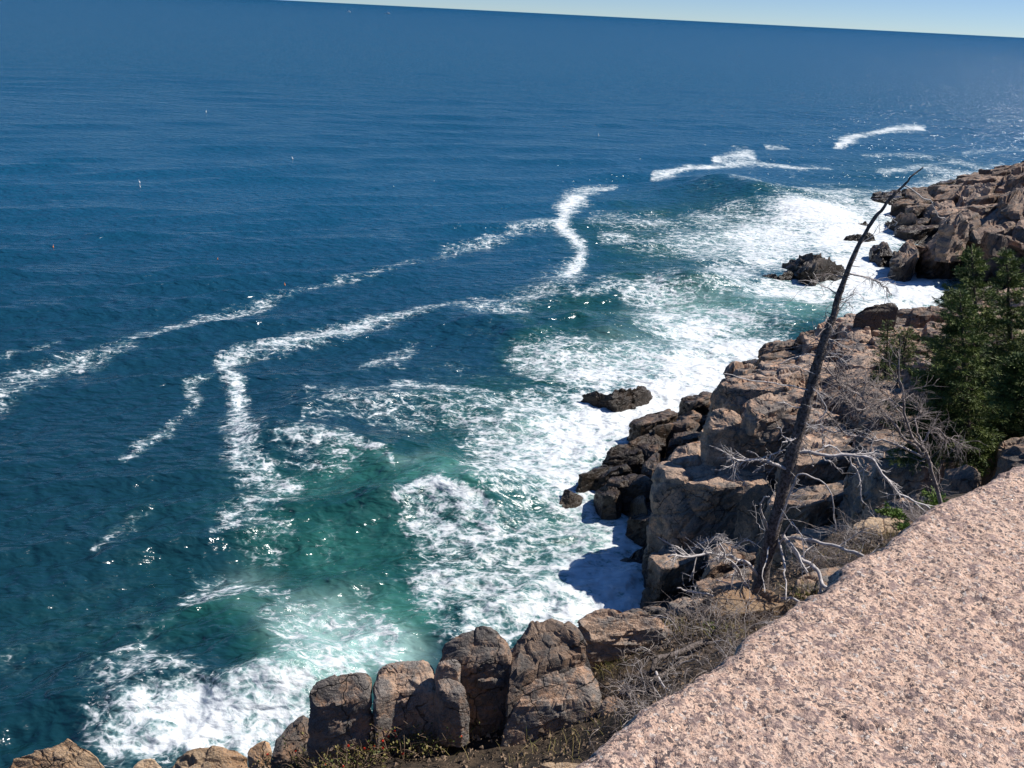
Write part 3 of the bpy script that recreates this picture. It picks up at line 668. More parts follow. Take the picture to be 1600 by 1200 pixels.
# low wet reef
for pts in ([(900,742),(935,716),(985,712),(1010,722),(960,738),(930,748)], [(935,716),(962,692),(1000,690),(1010,706),(975,714)], [(968,692),(1010,672),(1045,668),(1040,688),(1000,694)],
            [(1010,671),(1050,655),(1094,650),(1098,666),(1050,670)], [(1040,690),(1050,674),(1098,668),(1100,684),(1070,690)], [(945,748),(975,738),(1020,742),(1022,756),(975,760),(950,757)],
            [(1005,712),(1040,702),(1036,720),(1022,735),(1004,730)], [(985,690),(1036,690),(1036,704),(1000,710)], [(925,760),(950,758),(975,766),(970,776),(945,776)], [(985,774),(1010,770),(1014,790),(995,794)], [(1060,648),(1080,640),(1100,640),(1100,652),(1068,654)]):
    k = len(HERO); zz = {0: .6, 1: .8, 2: 1.0, 3: 1.4}[k % 4] 
    c0 = np.mean([a for a, b in pts]); zz = .55 + (c0 - 900) / 200 * 1.5
    H_([(a, b, zz + .25 * math.sin(a * .1) + (a - c0) * .003) for a, b in pts], -1.4, edge=.10, facet=.075, rough=.045, squash=2.5, cut=.26, cuts=14)
herop = [h[0][:, :2] for h in HERO]
for n_, (top, foot, k) in enumerate(HERO):
    rock_obj('rock_block', M['rock'], cliff, CB, top, foot, .085, seed=100 + n_, **{**dict(rough=.045, cuts=15, cut=.2, fscale=1.3), **k})
block_field('rock_block', cliff, CB, mid_region, mid_h, 1.45, M['rock'], 5, .12, strike=R(24), stretch=1.7, avoid=herop, drop=2.4, jump=.4, step=1.1, tilt=.3, gap=.09)

# --- the headland beyond the cove
HC = [(1308,326,-1),(1345,330,-1),(1345,375,-1.5),(1348,398,-1.5),(1400,416,-1.5),(1480,434,-1.5),(1560,445,-1.5),(1640,450,-1),(1330,312,.3),(1400,301,1.0),(1450,298,1.5),(1500,296,1.6),(1484,286,-.6),(1560,262,3.6),(1600,256,5.5),(1660,250,8),(1540,275,3.0),(1500,285,.6),
 (1360,318,.8),(1400,325,1.2),(1440,310,2.2),(1440,332,1.0),(1480,320,3.2),(1460,350,2.0),(1380,385,1.4),(1420,372,3.2),(1470,352,4.6),(1500,338,5.4),(1560,328,6.6),(1600,325,7.6),(1660,320,9),(1500,372,5.0),(1430,392,2.6),(1480,402,3.6),(1560,372,6.6),(1620,372,8.5),(1560,410,3.5),(1660,420,6),(1560,300,5.0),(1600,290,6.5),(1700,360,10)]
hc = np.array([P(a, b, z=c) for a, b, c in HC]); hc[:, 2] = np.where(hc[:, 2] > 2, 2 + (hc[:, 2] - 2) * .82, hc[:, 2]); head_h = rbf(hc[:, :2], hc[:, 2])
head_region = TP([(1340,402,0),(1400,418,0),(1480,436,0),(1560,448,0),(1700,470,0),(1760,420,6),(1800,300,10),(1720,240,8),(1600,252,3),(1560,268,1),(1500,290,0),(1400,300,0),(1330,313,0),(1306,328,0),(1345,332,0),(1400,338,0),(1425,352,0),(1350,378,0),(1352,392,0)])
headland = empty('headland', P(1500, 400, z=0)); HB = np.array(headland.location)
tag(headland, kind='structure'); headland['label'] = 'low rocky headland of dark and tan granite across the cove'
g = terrain('bedrock', head_region, head_h, 1.0, M['rock_far'], 1.0, 9, lower=1.3, loc=HB); g.location = (0, 0, 0); g.parent = headland
HH = [([(1440,384,2.6),(1452,366,3.4),(1476,356,4.2),(1500,350,4.6),(1500,366,4.0),(1462,388,2.8)], -1),
 ([(1350,398,.6),(1365,380,1.2),(1390,372,1.8),(1400,392,1.4),(1380,404,.9)], -1.5), ([(1392,402,1.6),(1408,378,2.4),(1432,370,3.0),(1434,392,2.6),(1412,408,1.8)], -1.5),
 ([(1470,348,5.2),(1476,334,5.6),(1510,326,6.0),(1520,334,6.0),(1490,352,5.2)], 2), ([(1495,300,3.4),(1508,284,4.0),(1528,284,4.2),(1548,300,4.2),(1545,312,3.8),(1510,314,3.4)], 0), ([(1556,300,5.0),(1570,290,5.4),(1640,286,6.4),(1640,305,6.0),(1570,315,5.0)], 1),
 ([(1560,278,4.4),(1590,260,5.4),(1640,250,6.5),(1640,275,6.0),(1580,288,4.6)], 1), ([(1375,320,.6),(1400,312,1.2),(1440,306,1.6),(1450,318,1.4),(1410,326,.8)], -1), ([(1440,322,2.0),(1470,312,2.8),(1500,318,3.0),(1480,330,2.6),(1450,334,1.8)], -1)]
hp = []
for k_, (pts, foot) in enumerate(HH):
    top = TP(pts); hp.append(top[:, :2]); rock_obj('rock_block', M['rock_far'], headland, HB, top, foot, .33, edge=.3, facet=.15, rough=.10, cut=.25, cuts=14, seed=400 + k_, squash=2.0)
block_field('rock_block', headland, HB, head_region, head_h, 2.3, M['rock_far'], 15, .33, strike=R(28), stretch=2.2, avoid=hp, drop=4.0, jump=.3, step=1.0, tilt=.5, gap=.08, edge=.08, squash=2.0)

# --- rocks standing in the surf, each its own thing
def sea_rock(name, label, parts, res, mat='rock', group=None, foot=-1.2, **k):
    if 'ledge of rock' not in label and 'rounded brown' not in label and 'triangular' not in label: mat = 'rock_dark'
    allp = [TP(p) for p in parts]; b = allp[0].mean(0); b[2] = 0
    kw = dict(edge=.3, facet=.17, rough=.11, squash=2.2); kw.update(k)
    V = []; Q = []; T = []; n = 0
    for i, t in enumerate(allp):
        v, q, tt = slab(t, foot, res, seed=int(abs(b[0] * 31 + b[1] * 7)) % 900 + i, **kw); V.append(v - b); Q.append(q + n); T.append(tt + n); n += len(v)
    o = obj(name, mesh_np(name, np.vstack(V), np.vstack(Q), np.vstack(T), False), M[mat], None, tuple(b)); tag(o, label, 'rock', group); return o
sea_rock('sea_rock', 'large craggy black rock rising from the white surf left of the dead tree trunk', [[(1236,410,1.0),(1240,396,1.6),(1262,390,2.2),(1285,390,2.3),(1300,398,1.6),(1302,406,1.5),(1275,412,1.8),(1255,414,1.4)],
   [(1252,424,.9),(1262,410,1.8),(1290,404,1.9),(1312,410,1.1),(1325,416,.6),(1315,428,.4),(1280,430,.6)], [(1220,411,.3),(1240,402,.9),(1262,408,1.2),(1255,418,.7),(1236,416,.3)]], .2, edge=.5, facet=.24)
sea_rock('sea_rock', 'low flat black rock in the surf just left of the large craggy one', [[(1180,434,.1),(1190,427,.4),(1212,426,.5),(1222,430,.5),(1212,437,.2)], [(1212,434,.3),(1224,422,.8),(1240,424,.6),(1246,432,.3),(1230,437,.2)]], .16)
sea_rock('sea_rock', 'long dark ledge of rock awash with white foam, alone off the reef', [[(908,618,.25),(925,611,.5),(950,613,.7),(965,616,.8),(962,624,.6),(935,622,.4)], [(954,618,.8),(960,605,1.0),(972,608,1.0),(990,606,.9),(1000,602,.8),(1014,602,.7),(1018,610,.6),(1000,618,.5),(970,626,.6)]], .085, edge=.15)
sea_rock('sea_rock', 'rounded brown boulder with water sheeting over it beside the low reef', [[(868,785,.1),(880,762,.5),(900,760,.6),(912,772,.3),(905,788,.1),(885,794,.0)]], .06, edge=.5, facet=.05, rough=.06, dome=.2)
sea_rock('sea_rock', 'thin black sliver of rock pointing left into the foam below the headland', [[(1308,374,.15),(1325,368,.5),(1350,364,.8),(1368,364,.9),(1370,372,.5),(1340,376,.2)]], .2)
sea_rock('sea_rock', 'short black rock in foam, above the thin sliver at the headland', [[(1330,356,.1),(1340,347,.7),(1358,346,.7),(1362,352,.5),(1345,357,.1)]], .2)
sea_rock('sea_rock', 'triangular brown rock with a steep end in the inlet of the headland', [[(1378,350,.2),(1398,337,1.6),(1420,331,2.4),(1434,334,2.4),(1437,348,1.2),(1415,355,.5)]], .22, facet=.14)
sea_rock('sea_rock', 'tiny dark rock nub in the foam to the left of all headland rocks', [[(1288,362,.0),(1296,358,.3),(1304,360,.2),(1298,363,.0)]], .2)
sea_rock('sea_rock', 'flat dark rock lying off the near side of the far peninsula tip', [[(1300,330,.1),(1312,325,.5),(1330,322,.6),(1328,328,.3),(1312,333,.1)]], .25)
sea_rock('sea_rock', 'long low dark rock on the seaward side of the headland peninsula', [[(1483,291,.3),(1500,285,.9),(1520,282,1.1),(1530,286,.9),(1505,292,.5)]], .35)
sea_rock('sea_rock', 'dark wet rock in the cove at the left edge of the spruce foliage', [[(1468,462,.3),(1485,452,.9),(1510,449,1.1),(1530,452,1.0),(1525,468,.6),(1490,470,.3)]], .2, facet=.2)
sea_rock('sea_rock', 'small black rock at the foot of the cliff tower, washed by foam', [[(962,788,.2),(975,782,.5),(992,778,.7),(1008,782,.7),(1010,796,.4),(985,800,.2)]], .07, edge=.12)
# the perched block
pb = P(1370, 500, z=5.2)
o = rock_obj('perched_boulder', M['rock_dark'], None, pb, TP([(1334,489,6.6),(1346,478,7.0),(1372,474,7.1),(1404,473,7.2),(1406,478,7.1),(1395,484,6.9),(1350,486,6.8)]), 5.3, .07, edge=.12, facet=.07, rough=.05, flare=-.03, seed=55)
tag(o, 'dark box-like boulder perched on the cliff edge right of the dead trunk', 'boulder')
o = rock_obj('flat_boulder', M['rock_dark'], None, P(1398, 505, z=4.6), TP([(1384,497,5.6),(1392,494,5.6),(1407,495,5.6),(1408,502,5.4),(1390,505,5.4)]), 4.3, .06, edge=.06, facet=.08, seed=56)
tag(o, 'small flat dark stone under the right end of the perched boulder', 'boulder')

# --- the near ledge: soil and broken stone between the wall and the edge
NC = [(420,1215,13.7),(500,1180,14.0),(600,1150,14.15),(700,1130,14.2),(760,1170,14.3),(850,1180,14.4),(940,1120,14.5),(960,1020,14.6),(1000,960,14.55),(1060,945,14.6),(1100,935,14.5),(1080,1000,14.9),(1180,960,14.6),(1120,1060,15.2),(1150,920,14.2),(1220,910,14.3),(1200,1000,14.9),
 (1300,900,14.3),(1300,850,13.7),(1360,820,13.5),(1420,800,13.4),(1350,880,14.3),(1450,790,13.4),(1240,880,13.9),(1000,1100,15.2),(900,1200,15),(560,1230,14.4),(380,1260,13.8),(700,1240,14.7),(1500,770,13.6),(1620,760,13.8),(1450,860,14.4),(60,1230,12.4),(200,1260,12.6),(-80,1260,12.2)]
nc = np.array([P(a, b, z=c) for a, b, c in NC]); near_h = rbf(nc[:, :2], nc[:, 2])
near_region = TP([(-160,1240,12),(60,1185,12.2),(160,1190,12.3),(240,1192,12.6),(390,1172,13.5),(440,1160,14),(520,1120,14),(600,1090,14),(700,1060,14),(780,1020,14.3),(850,975,14.4),(930,955,14.5),(1040,947,14.6),(1100,928,14.4),(1160,905,14.2),(1220,880,13.9),(1270,860,13.6),(1300,832,13.4),(1370,806,13.3),(1440,782,13.3),(1520,762,13.4),(1680,740,13.5),(1800,800,14),(1800,1250,15.5),(1500,1900,17),(300,1900,16),(-300,1500,13)])
def ground_h(x, y): return float(near_h(np.array(x), np.array(y)))
o = terrain('ground', near_region, near_h, .045, M['soil'], .16, 21, lower=.05, skirt=6.0)
tag(o, kind='structure'); o['label'] = 'dark soil and stony litter between the wall and the cliff edge'
lb = P(700, 1090, z=14); ledge = empty('near_ledge', lb); tag(ledge, kind='structure'); ledge['label'] = 'jointed granite ledge that the near boulders rise from'
rim = TP([(420,1160,13.9),(480,1100,14.2),(580,1060,14.2),(680,1035,14.2),(690,990,14.3),(800,970,14.3),(905,955,14.3),(1045,950,14.4),(1100,935,14.3),(1100,965,14.4),(1000,1010,14.5),(940,1060,14.5),(940,1120,14.4),(800,1110,14.2),(700,1090,14.1),(600,1110,14.0),(500,1140,13.9)])
block_field('rock_block', ledge, lb, rim, lambda x, y: near_h(x, y) - .02, .34, M['rock_near'], 25, .022, strike=R(20), stretch=1.3, drop=1.6, jump=.07, tilt=.4, edge=.02)
face = TP([(380,1185,11.6),(480,1120,12),(600,1070,12),(700,1000,12.2),(820,950,12.4),(1000,930,12.6),(1100,910,12.4),(1180,880,12),(1240,862,12),(1250,890,12.5),(1100,960,13),(900,985,13),(700,1050,13),(560,1110,13),(450,1170,12.6)])
block_field('rock_block', ledge, lb, face, lambda x, y: 0 * x + 10.6, .8, M['rock_near'], 26, .06, strike=R(20), stretch=1.5, drop=3.5, jump=.25, tilt=.2, edge=.06)
# cliff face below the near edge, seen from the side
cl = np.array(near_region)[:, :2]
def near_rock(name, label, top, foot, res, mat='rock_near', cat='boulder', **k):
    zm = np.mean([a[2] for a in top]); top = [(a, b_, zm + (c - zm) * .40) for a, b_, c in top]
    t = TP(top); b = t.mean(0); b[2] = foot
    kw = dict(edge=.04, facet=.075, rough=.014, fscale=1.5, flare=.05, squash=1.3, cuts=15, cut=.20); kw.update(k)
    t[:, :2] = b[:2] + (t[:, :2] - b[:2]) * 1.06
    o = rock_obj(name, M[mat], None, b, t, foot, res, **kw); tag(o, label, cat); return o
near_rock('boulder', 'tall dark grey boulder near the left end of the cliff-edge row', [(484,1082,14.75),(492,1064,14.9),(530,1050,15.0),(566,1046,15.0),(578,1052,14.95),(577,1082,14.7),(530,1098,14.55),(492,1100,14.5)], 13.2, .018, seed=31, lean=(-.03, -.10), edge=.05, cuts=7, cut=.09)
near_rock('boulder', 'low dark boulder sloping down left of the tall grey one', [(424,1170,14.0),(440,1130,14.25),(462,1112,14.4),(482,1106,14.4),(486,1150,14.1),(450,1178,13.95)], 12.8, .018, seed=32, edge=.15)
near_rock('boulder', 'blocky boulder with a pinkish rim, second from the left in the row', [(586,1060,14.85),(592,1040,15.0),(606,1034,15.0),(640,1030,15.0),(672,1028,15.0),(676,1052,14.8),(682,1082,14.62),(650,1078,14.6),(620,1078,14.65),(590,1090,14.6)], 13.4, .017, seed=33, lean=(0, -.08), edge=.05, cuts=7, cut=.10)
near_rock('boulder', 'small square stone wedged between two boulders of the row', [(680,1030,14.98),(700,1027,15.0),(719,1028,15.0),(718,1040,14.95),(684,1042,14.95)], 14.3, .011, seed=34, edge=.03, facet=.05)
near_rock('boulder', 'small flat-topped grey stone just above the red rose hip bush', [(678,1058,14.88),(690,1054,14.9),(712,1056,14.9),(734,1078,14.8),(722,1086,14.78),(690,1080,14.8)], 14.3, .012, seed=35, edge=.04, facet=.04)
near_rock('boulder', 'big rounded brown boulder with a diagonal shadow across its face', [(686,1014,14.95),(692,1000,15.1),(712,984,15.25),(745,972,15.3),(780,978,15.3),(800,984,15.2),(800,1014,15.0),(770,1022,14.95),(725,1028,14.85),(700,1022,14.9)], 13.6, .016, seed=36, lean=(-.02, -.04), edge=.12, facet=.08)
near_rock('boulder', 'large peaked boulder split by a crack, tan on top and tallest of the near row', [(803,995,15.05),(806,968,15.25),(835,958,15.3),(856,952,15.35),(886,966,15.3),(912,988,15.2),(935,1012,15.0),(905,1014,15.0),(880,1024,14.95),(845,1034,14.85),(800,1060,14.6)], 13.8, .015, seed=37, lean=(-.02, -.12), edge=.10, facet=.10)
near_rock('boulder', 'dark cracked boulder standing in front of the peaked one, shaded at its foot', [(796,1078,14.75),(830,1058,14.9),(866,1044,15.0),(905,1030,15.05),(935,1042,14.98),(944,1070,14.8),(925,1090,14.62),(860,1096,14.55),(800,1098,14.5)], 13.7, .015, seed=38, lean=(-.05, -.18), edge=.09, facet=.06)
near_rock('boulder', 'low long striped grey boulder right of the peaked one, at the cliff edge', [(906,965,15.0),(925,952,15.1),(975,946,15.15),(1025,948,15.1),(1044,958,15.0),(1042,975,14.85),(980,985,14.8),(930,990,14.8)], 13.9, .016, seed=39, facet=.09, rough=.09, squash=4.5)
near_rock('boulder', 'small dark stone in the shade beside the foot of the cracked boulder', [(936,1092,14.75),(960,1080,14.85),(982,1098,14.75),(970,1120,14.6),(940,1118,14.55)], 14.2, .014, seed=40)
near_rock('boulder', 'pale lichened stone at the bottom edge beside the granite wall', [(805,1196,15.1),(825,1188,15.2),(880,1187,15.2),(925,1191,15.15),(935,1215,15.0),(820,1222,15.0)], 14.3, .014, mat='rock_tan', seed=41, facet=.04, edge=.08)
near_rock('boulder', 'knobbly tan rock in the bottom left corner', [(2,1196,12.9),(20,1178,13.0),(50,1172,13.05),(84,1162,13.2),(112,1150,13.3),(140,1148,13.3),(158,1162,13.2),(162,1200,12.8),(80,1215,12.7)], 11.8, .018, mat='rock_tan', seed=42, facet=.15, rough=.10, edge=.15)
near_rock('boulder', 'small reddish brown stone at the bottom edge between two tan rocks', [(197,1198,13.0),(212,1184,13.1),(232,1180,13.15),(252,1192,13.05),(258,1212,12.9),(205,1216,12.8)], 12.0, .016, mat='rock_tan', seed=43)
near_rock('boulder', 'craggy tan rock under the white breaker at the bottom', [(260,1190,13.2),(278,1168,13.35),(300,1162,13.4),(330,1156,13.45),(360,1162,13.4),(384,1168,13.35),(388,1200,13.1),(320,1215,13.0)], 12.2, .017, mat='rock_tan', seed=44, facet=.16, rough=.10, edge=.12)
near_rock('boulder', 'pale flat stone right of the craggy tan rock', [(386,1170,13.5),(396,1158,13.6),(420,1153,13.65),(424,1170,13.5),(405,1184,13.4)], 12.6, .016, mat='rock_tan', seed=45, facet=.05)
near_rock('boulder', 'buried pinkish stone under the twigs by the foot of the dead tree', [(1090,935,14.75),(1120,922,14.85),(1160,915,14.9),(1230,930,14.9),(1245,945,14.8),(1180,960,14.7),(1110,955,14.7)], 14.1, .018, mat='rock_tan', seed=46, facet=.08)
near_rock('boulder', 'flat orange-brown slab in the sun at the head of the gully', [(1330,815,13.8),(1360,804,13.9),(1420,806,13.95),(1440,818,13.85),(1390,830,13.75),(1330,828,13.7)], 13.2, .02, mat='rock_tan', seed=47, facet=.06)
near_rock('boulder', 'shaded grey stone between the dead tree and the wall', [(1240,900,14.55),(1280,888,14.65),(1320,882,14.7),(1330,895,14.65),(1280,915,14.6),(1245,918,14.5)], 13.9, .018, seed=48, facet=.07)

# ------------------------------------------------------------------ plants
M['bark'] = simple('dead_bark', (.045, .036, .03), (.21, .17, .15), 38, .9, .03)
M['deadwood'] = simple('bleached_deadwood', (.34, .30, .275), (.56, .51, .48), 25, .7, .004)
M['twig'] = simple('grey_dead_twigs', (.16, .125, .11), (.34, .29, .26), 18, .8)
M['needle'] = simple('spruce_needles', (.030, .060, .015), (.155, .19, .042), 3.5, .6)
M['needle_bright'] = simple('young_spruce_needles', (.07, .13, .022), (.17, .24, .045), 12, .6)
M['trunk'] = simple('spruce_bark', (.06, .045, .035), (.12, .09, .07), 20, .9, .01)
M['leaf'] = simple('shrub_leaves', (.05, .075, .018), (.22, .17, .05), 16, .6)
M['stem'] = simple('shrub_stems', (.14, .085, .055), (.30, .22, .15), 20, .8)
M['grass'] = simple('dry_grass', (.10, .12, .025), (.34, .24, .10), 9, .7)
M['hip'] = simple('red_rose_hip', (.55, .03, .015), (.70, .07, .03), 30, .35)

def path(pts, y0, y1, n=None):
    m = len(pts); L = [0]
    for a, b in zip(pts[:-1], pts[1:]): L.append(L[-1] + math.hypot(b[0] - a[0], b[1] - a[1]))
    w = np.array([P(p[0], p[1], y=y0 + (y1 - y0) * l / L[-1]) for p, l in zip(pts, L)])
    return spline(w, n or max(6, m * 4))
def wob(w, amp, seed):
    L = np.arange(len(w)); 
    o = np.stack([vnoise(np.stack([L * .55, L * 0 + seed, L * 0 + k * 7.1], 1), 3) for k in range(3)], 1); o[0] = 0
    return w + o * amp
def rdir(d, spread, rg):
    v = d + rg.normal(0, spread, 3); return v / (np.linalg.norm(v) + 1e-9)
def twig(mb, p, d, L, r, depth, rg, spread=.5, n=5, droop=-.05, k=3, kids=(3, 6)):
    pts = [np.array(p, float)]; d = np.array(d, float)
    for i in range(n):
        d = rdir(d, .16, rg); d[2] += droop; d /= np.linalg.norm(d); pts.append(pts[-1] + d * L / n)
    pts = np.array(pts); mb.tube(pts, np.linspace(r, r * .35, n + 1), k, False)
    if depth > 0:
        for _ in range(rg.integers(*kids)):
            t = rg.uniform(.15, 1); i = min(int(t * n), n - 1); q = pts[i] + (pts[i + 1] - pts[i]) * (t * n - i)
            nd = pts[i + 1] - pts[i]; nd /= np.linalg.norm(nd) + 1e-9
            twig(mb, q, rdir(nd, spread, rg), L * rg.uniform(.35, .62), r * .6, depth - 1, rg, spread, max(3, n - 1), droop, 3, kids)
def branch_obj(parent, base, pts, r0, r1, y0, y1, seed, mat='deadwood', name='branch', tw=0, twl=.22, dep=1, wb=.012, start=.25, spread=.6):
    rg = np.random.default_rng(seed); mb = MB(); w = wob(path(pts, y0, y1), wb, seed)
    mb.tube(w, np.linspace(r0, r1, len(w)), 6)
    for _ in range(tw):
        i = int(rg.uniform(start, .99) * (len(w) - 1)); d = w[i + 1] - w[i]; d /= np.linalg.norm(d)
        twig(mb, w[i], rdir(d, spread, rg), twl * rg.uniform(.4, 1.2), max(r1 * .75, .0022), dep, rg, .55)
    return mb.build(name, M[mat], parent, base)

# the leaning dead tree
Y0 = 8.64
TR = [(1172,985,24),(1180,950,22),(1195,880,20),(1215,800,19),(1235,720,18),(1255,650,16),(1272,590,14),(1285,540,12.5),(1303,490,10),(1318,440,8),(1340,385,6),(1368,340,5),(1395,305,4),(1412,290,3.2),(1425,275,2.4),(1443,260,1.4)]
w = path([(a, b) for a, b, c in TR], Y0, Y0 + .5, 90); depth_ = (w - [0, 0, CAMZ]) @ fw
rad = np.interp(np.linspace(0, 1, 90), np.linspace(0, 1, len(TR)), [c for a, b, c in TR]) * depth_ / FPX * .55
dt = empty('dead_tree', P(1180, 955, y=Y0)); DB = np.array(dt.location); tag(dt, 'tall bare dead spruce with a dark trunk leaning right over the cliff edge', 'tree')
mb = MB(); w = wob(w, .006, 4); k_ = 14; rr_ = rad
mb.tube(w, rr_ * (1 + .06 * np.sin(np.arange(90) * .9)), k_)
vv = mb.v[0]; vv[:len(w) * k_] += ((vnoise(vv[:len(w) * k_] * 40, 3) + vnoise(vv[:len(w) * k_] * 90, 4) * .5) * .1 * np.repeat(rr_, k_))[:, None] * (vv[:len(w) * k_] - np.repeat(w, k_, 0)) / (np.repeat(rr_, k_)[:, None] + 1e-6)
rg = np.random.default_rng(5)
for _ in range(90):     # short snapped stubs on the bark
    i = rg.integers(12, 60); th = rg.uniform(0, 6.28); d = np.array([math.cos(th), math.sin(th), rg.uniform(-.3, .4)])
    mb.tube(np.array([w[i], w[i] + d * (rr_[i] + rg.uniform(.02, .07))]), [.006, .003], 3)
mb.build('trunk', M['bark'], dt, DB)
for n_ in range(26):      # dead side shoots down the trunk
    i = int(rg.integers(14, 60)); th_ = rg.uniform(0, 6.28); d_ = np.array([math.cos(th_), .5 * math.sin(th_), rg.uniform(-.2, .5)]); d_ /= np.linalg.norm(d_)
    m2 = MB(); twig(m2, w[i], d_, rg.uniform(.18, .5), .006, 2, rg, .6, 7, -.03, 4, (2, 5)); m2.build('branch', M['deadwood' if n_ % 3 else 'twig'], dt, DB)
def yt(py): return Y0 + .5 * (955 - py) / 695
BR = [ # points, radius start, end (px), depth change, twigs, twig length, depth
 ([(1412,290),(1440,305),(1460,325),(1470,340),(1480,345)], 1.6, .8, .2, 2, .08, 0), ([(1383,338),(1393,338),(1398,346),(1399,356)], 1.2, .8, -.1, 0, 0, 0),
 ([(1322,430),(1350,433),(1370,440),(1382,448),(1391,462)], 2.6, 1.2, .2, 16, .13, 1), ([(1308,470),(1325,472),(1335,480)], 1.2, .6, .2, 6, .07, 0),
 ([(1232,738),(1212,724),(1190,719),(1165,721),(1140,715)], 4.2, 1.6, -.3, 14, .18, 1), ([(1190,719),(1205,712),(1222,704),(1245,700)], 2.4, 1.0, .1, 4, .1, 0), ([(1140,716),(1150,735),(1158,750),(1163,758)], 1.8, .8, -.1, 6, .09, 0),
 ([(1250,707),(1290,709),(1330,712),(1355,716),(1378,740),(1405,771),(1440,786),(1466,797)], 4.6, 2.0, -.2, 12, .2, 1), ([(1268,708),(1287,698),(1305,702),(1320,710),(1350,708),(1368,714)], 2.8, 1.3, .2, 14, .12, 1), ([(1287,699),(1286,684)], 1.6, 1.0, 0, 0, 0, 0),
 ([(1328,713),(1342,745),(1346,765),(1347,790)], 2.4, 1.1, -.1, 4, .08, 0), ([(1285,715),(1300,724),(1318,738)], 2, 1, .1, 4, .07, 0), ([(1255,700),(1268,715),(1272,728)], 1.8, 1, .1, 0, 0, 0),
 ([(1185,900),(1165,880),(1140,870),(1115,865),(1080,868),(1046,870)], 4.6, 2.4, -.5, 12, .2, 1), ([(1070,868),(1052,855),(1030,841)], 2.3, 1.2, -.1, 5, .05, 0), ([(1080,867),(1086,853),(1100,846),(1120,842),(1140,850)], 2.6, 1.2, -.2, 22, .16, 1),
 ([(1140,868),(1150,855),(1165,846),(1178,850)], 2.2, 1, -.1, 6, .1, 0), ([(1178,945),(1165,910),(1150,885),(1134,870),(1125,850)], 4, 2.2, -.4, 8, .16, 1), ([(1160,905),(1148,888),(1158,882),(1170,884)], 2, 1, -.1, 2, .08, 0),
 ([(1204,830),(1196,815),(1190,795),(1188,782),(1200,775)], 2.6, 1.6, -.3, 0, 0, 0), ([(1205,850),(1222,800),(1236,765),(1250,741),(1275,750),(1298,770),(1302,800),(1306,832)], 2.8, 1.2, -.3, 6, .08, 0), ([(1225,800),(1240,760),(1248,745)], 2, 1, -.2, 8, .1, 0),
 ([(1225,842),(1265,845),(1300,855),(1330,862),(1372,882),(1395,886)], 5, 2.6, -.6, 8, .2, 1), ([(1222,835),(1250,870),(1275,890),(1285,915),(1310,927)], 6.5, 4, -.6, 6, .15, 1), ([(1215,855),(1228,840),(1250,870),(1262,895)], 3.4, 2, -.4, 6, .12, 0),
 ([(1182,955),(1150,950),(1115,935),(1085,924),(1058,917)], 3.8, 1.8, -.5, 6, .14, 1), ([(1175,950),(1150,920),(1120,907)], 2.4, 1.2, -.3, 4, .14, 0), ([(1190,950),(1210,935),(1240,935),(1258,946)], 4, 2.5, -.5, 4, .1, 0), ([(1215,820),(1230,800),(1250,790)], 2, 1, -.2, 4, .1, 0),
 ([(1215,840),(1225,880),(1228,915),(1230,940)], 3, 1.4, -.6, 4, .1, 0), ([(1205,850),(1195,880),(1190,905),(1197,925)], 2, 1, -.5, 2, .1, 0), ([(1222,845),(1240,815),(1262,880),(1275,870)], 1.8, 1, -.3, 4, .1, 0),
 ([(1258,640),(1235,632),(1215,628)], 1.6, .8, -.2, 5, .12, 0), ([(1242,690),(1225,680),(1215,668)], 2, 1, -.2, 6, .07, 0), ([(1245,680),(1230,690),(1222,688)], 2.0, 1, -.2, 6, .06, 0),
 ([(1280,560),(1262,552),(1240,560),(1215,568)], 1.3, .7, -.2, 1, .1, 0), ([(1278,585),(1250,576),(1232,572)], 1.2, .7, -.2, 1, .1, 0), ([(1268,610),(1240,604),(1205,600),(1160,590),(1130,586)], 1.9, .8, -.3, 2, .06, 0), ([(1285,560),(1300,550),(1312,556)], 1.8, 1, -.1, 6, .12, 1), ([(1275,575),(1270,600),(1290,640),(1280,655)], 1.8, 1, -.2, 6, .14, 1),
]
for n_, (pts, r0, r1, dy, tw, tl, dep) in enumerate(BR):
    y = yt(pts[0][1]); s = 9.6 / FPX * .66
    branch_obj(dt, DB, pts, r0 * s, r1 * s, y, y + dy, 700 + n_, tw=int(tw * 1.5), twl=tl * 1.25, dep=dep, wb=.018)

# dead spruce limbs fanning out right of the tree
ds = empty('dead_spruce', P(1478, 850, y=10.4)); SB = np.array(ds.location); tag(ds, 'fallen grey dead spruce top with dense curling twigs, right of the leaning tree', 'tree')
for n_, (pts, r0, r1, tw, tl) in enumerate([
 ([(1482,860),(1470,800),(1460,755),(1448,712),(1425,680),(1412,640),(1406,600),(1408,552)], 5, 1.4, 26, .30), ([(1450,715),(1420,690),(1385,650),(1350,622),(1315,600),(1288,575)], 3.6, 1.4, 50, .34),
 ([(1452,715),(1420,702),(1380,690),(1340,680),(1300,672),(1262,668)], 3.0, 1.2, 26, .24), ([(1440,700),(1450,680),(1465,672),(1480,686),(1505,698)], 2.6, 1.0, 40, .26), ([(1425,680),(1400,640),(1380,610),(1350,600),(1300,612)], 2.2, 1.0, 40, .26),
 ([(1412,640),(1385,625),(1345,640),(1310,610)], 2.0, .8, 30, .28), ([(1452,716),(1455,735),(1457,752)], 2.6, 1.2, 1, .1), ([(1440,690),(1430,660),(1440,650),(1432,630)], 2, 1, 26, .25), ([(1350,676),(1320,680),(1290,640),(1275,600)], 2, 1, 20, .3)]):
    s = 11.2 / FPX * .75; branch_obj(ds, SB, pts, r0 * s, r1 * s, 10.4, 10.4 + [-.1, -.3, .3, .2, .5, -.5, .0, .4, -.2][n_], 800 + n_, 'twig' if n_ != 2 else 'deadwood', tw=int(tw * 1.45), twl=tl, dep=1, spread=.85, wb=.03)

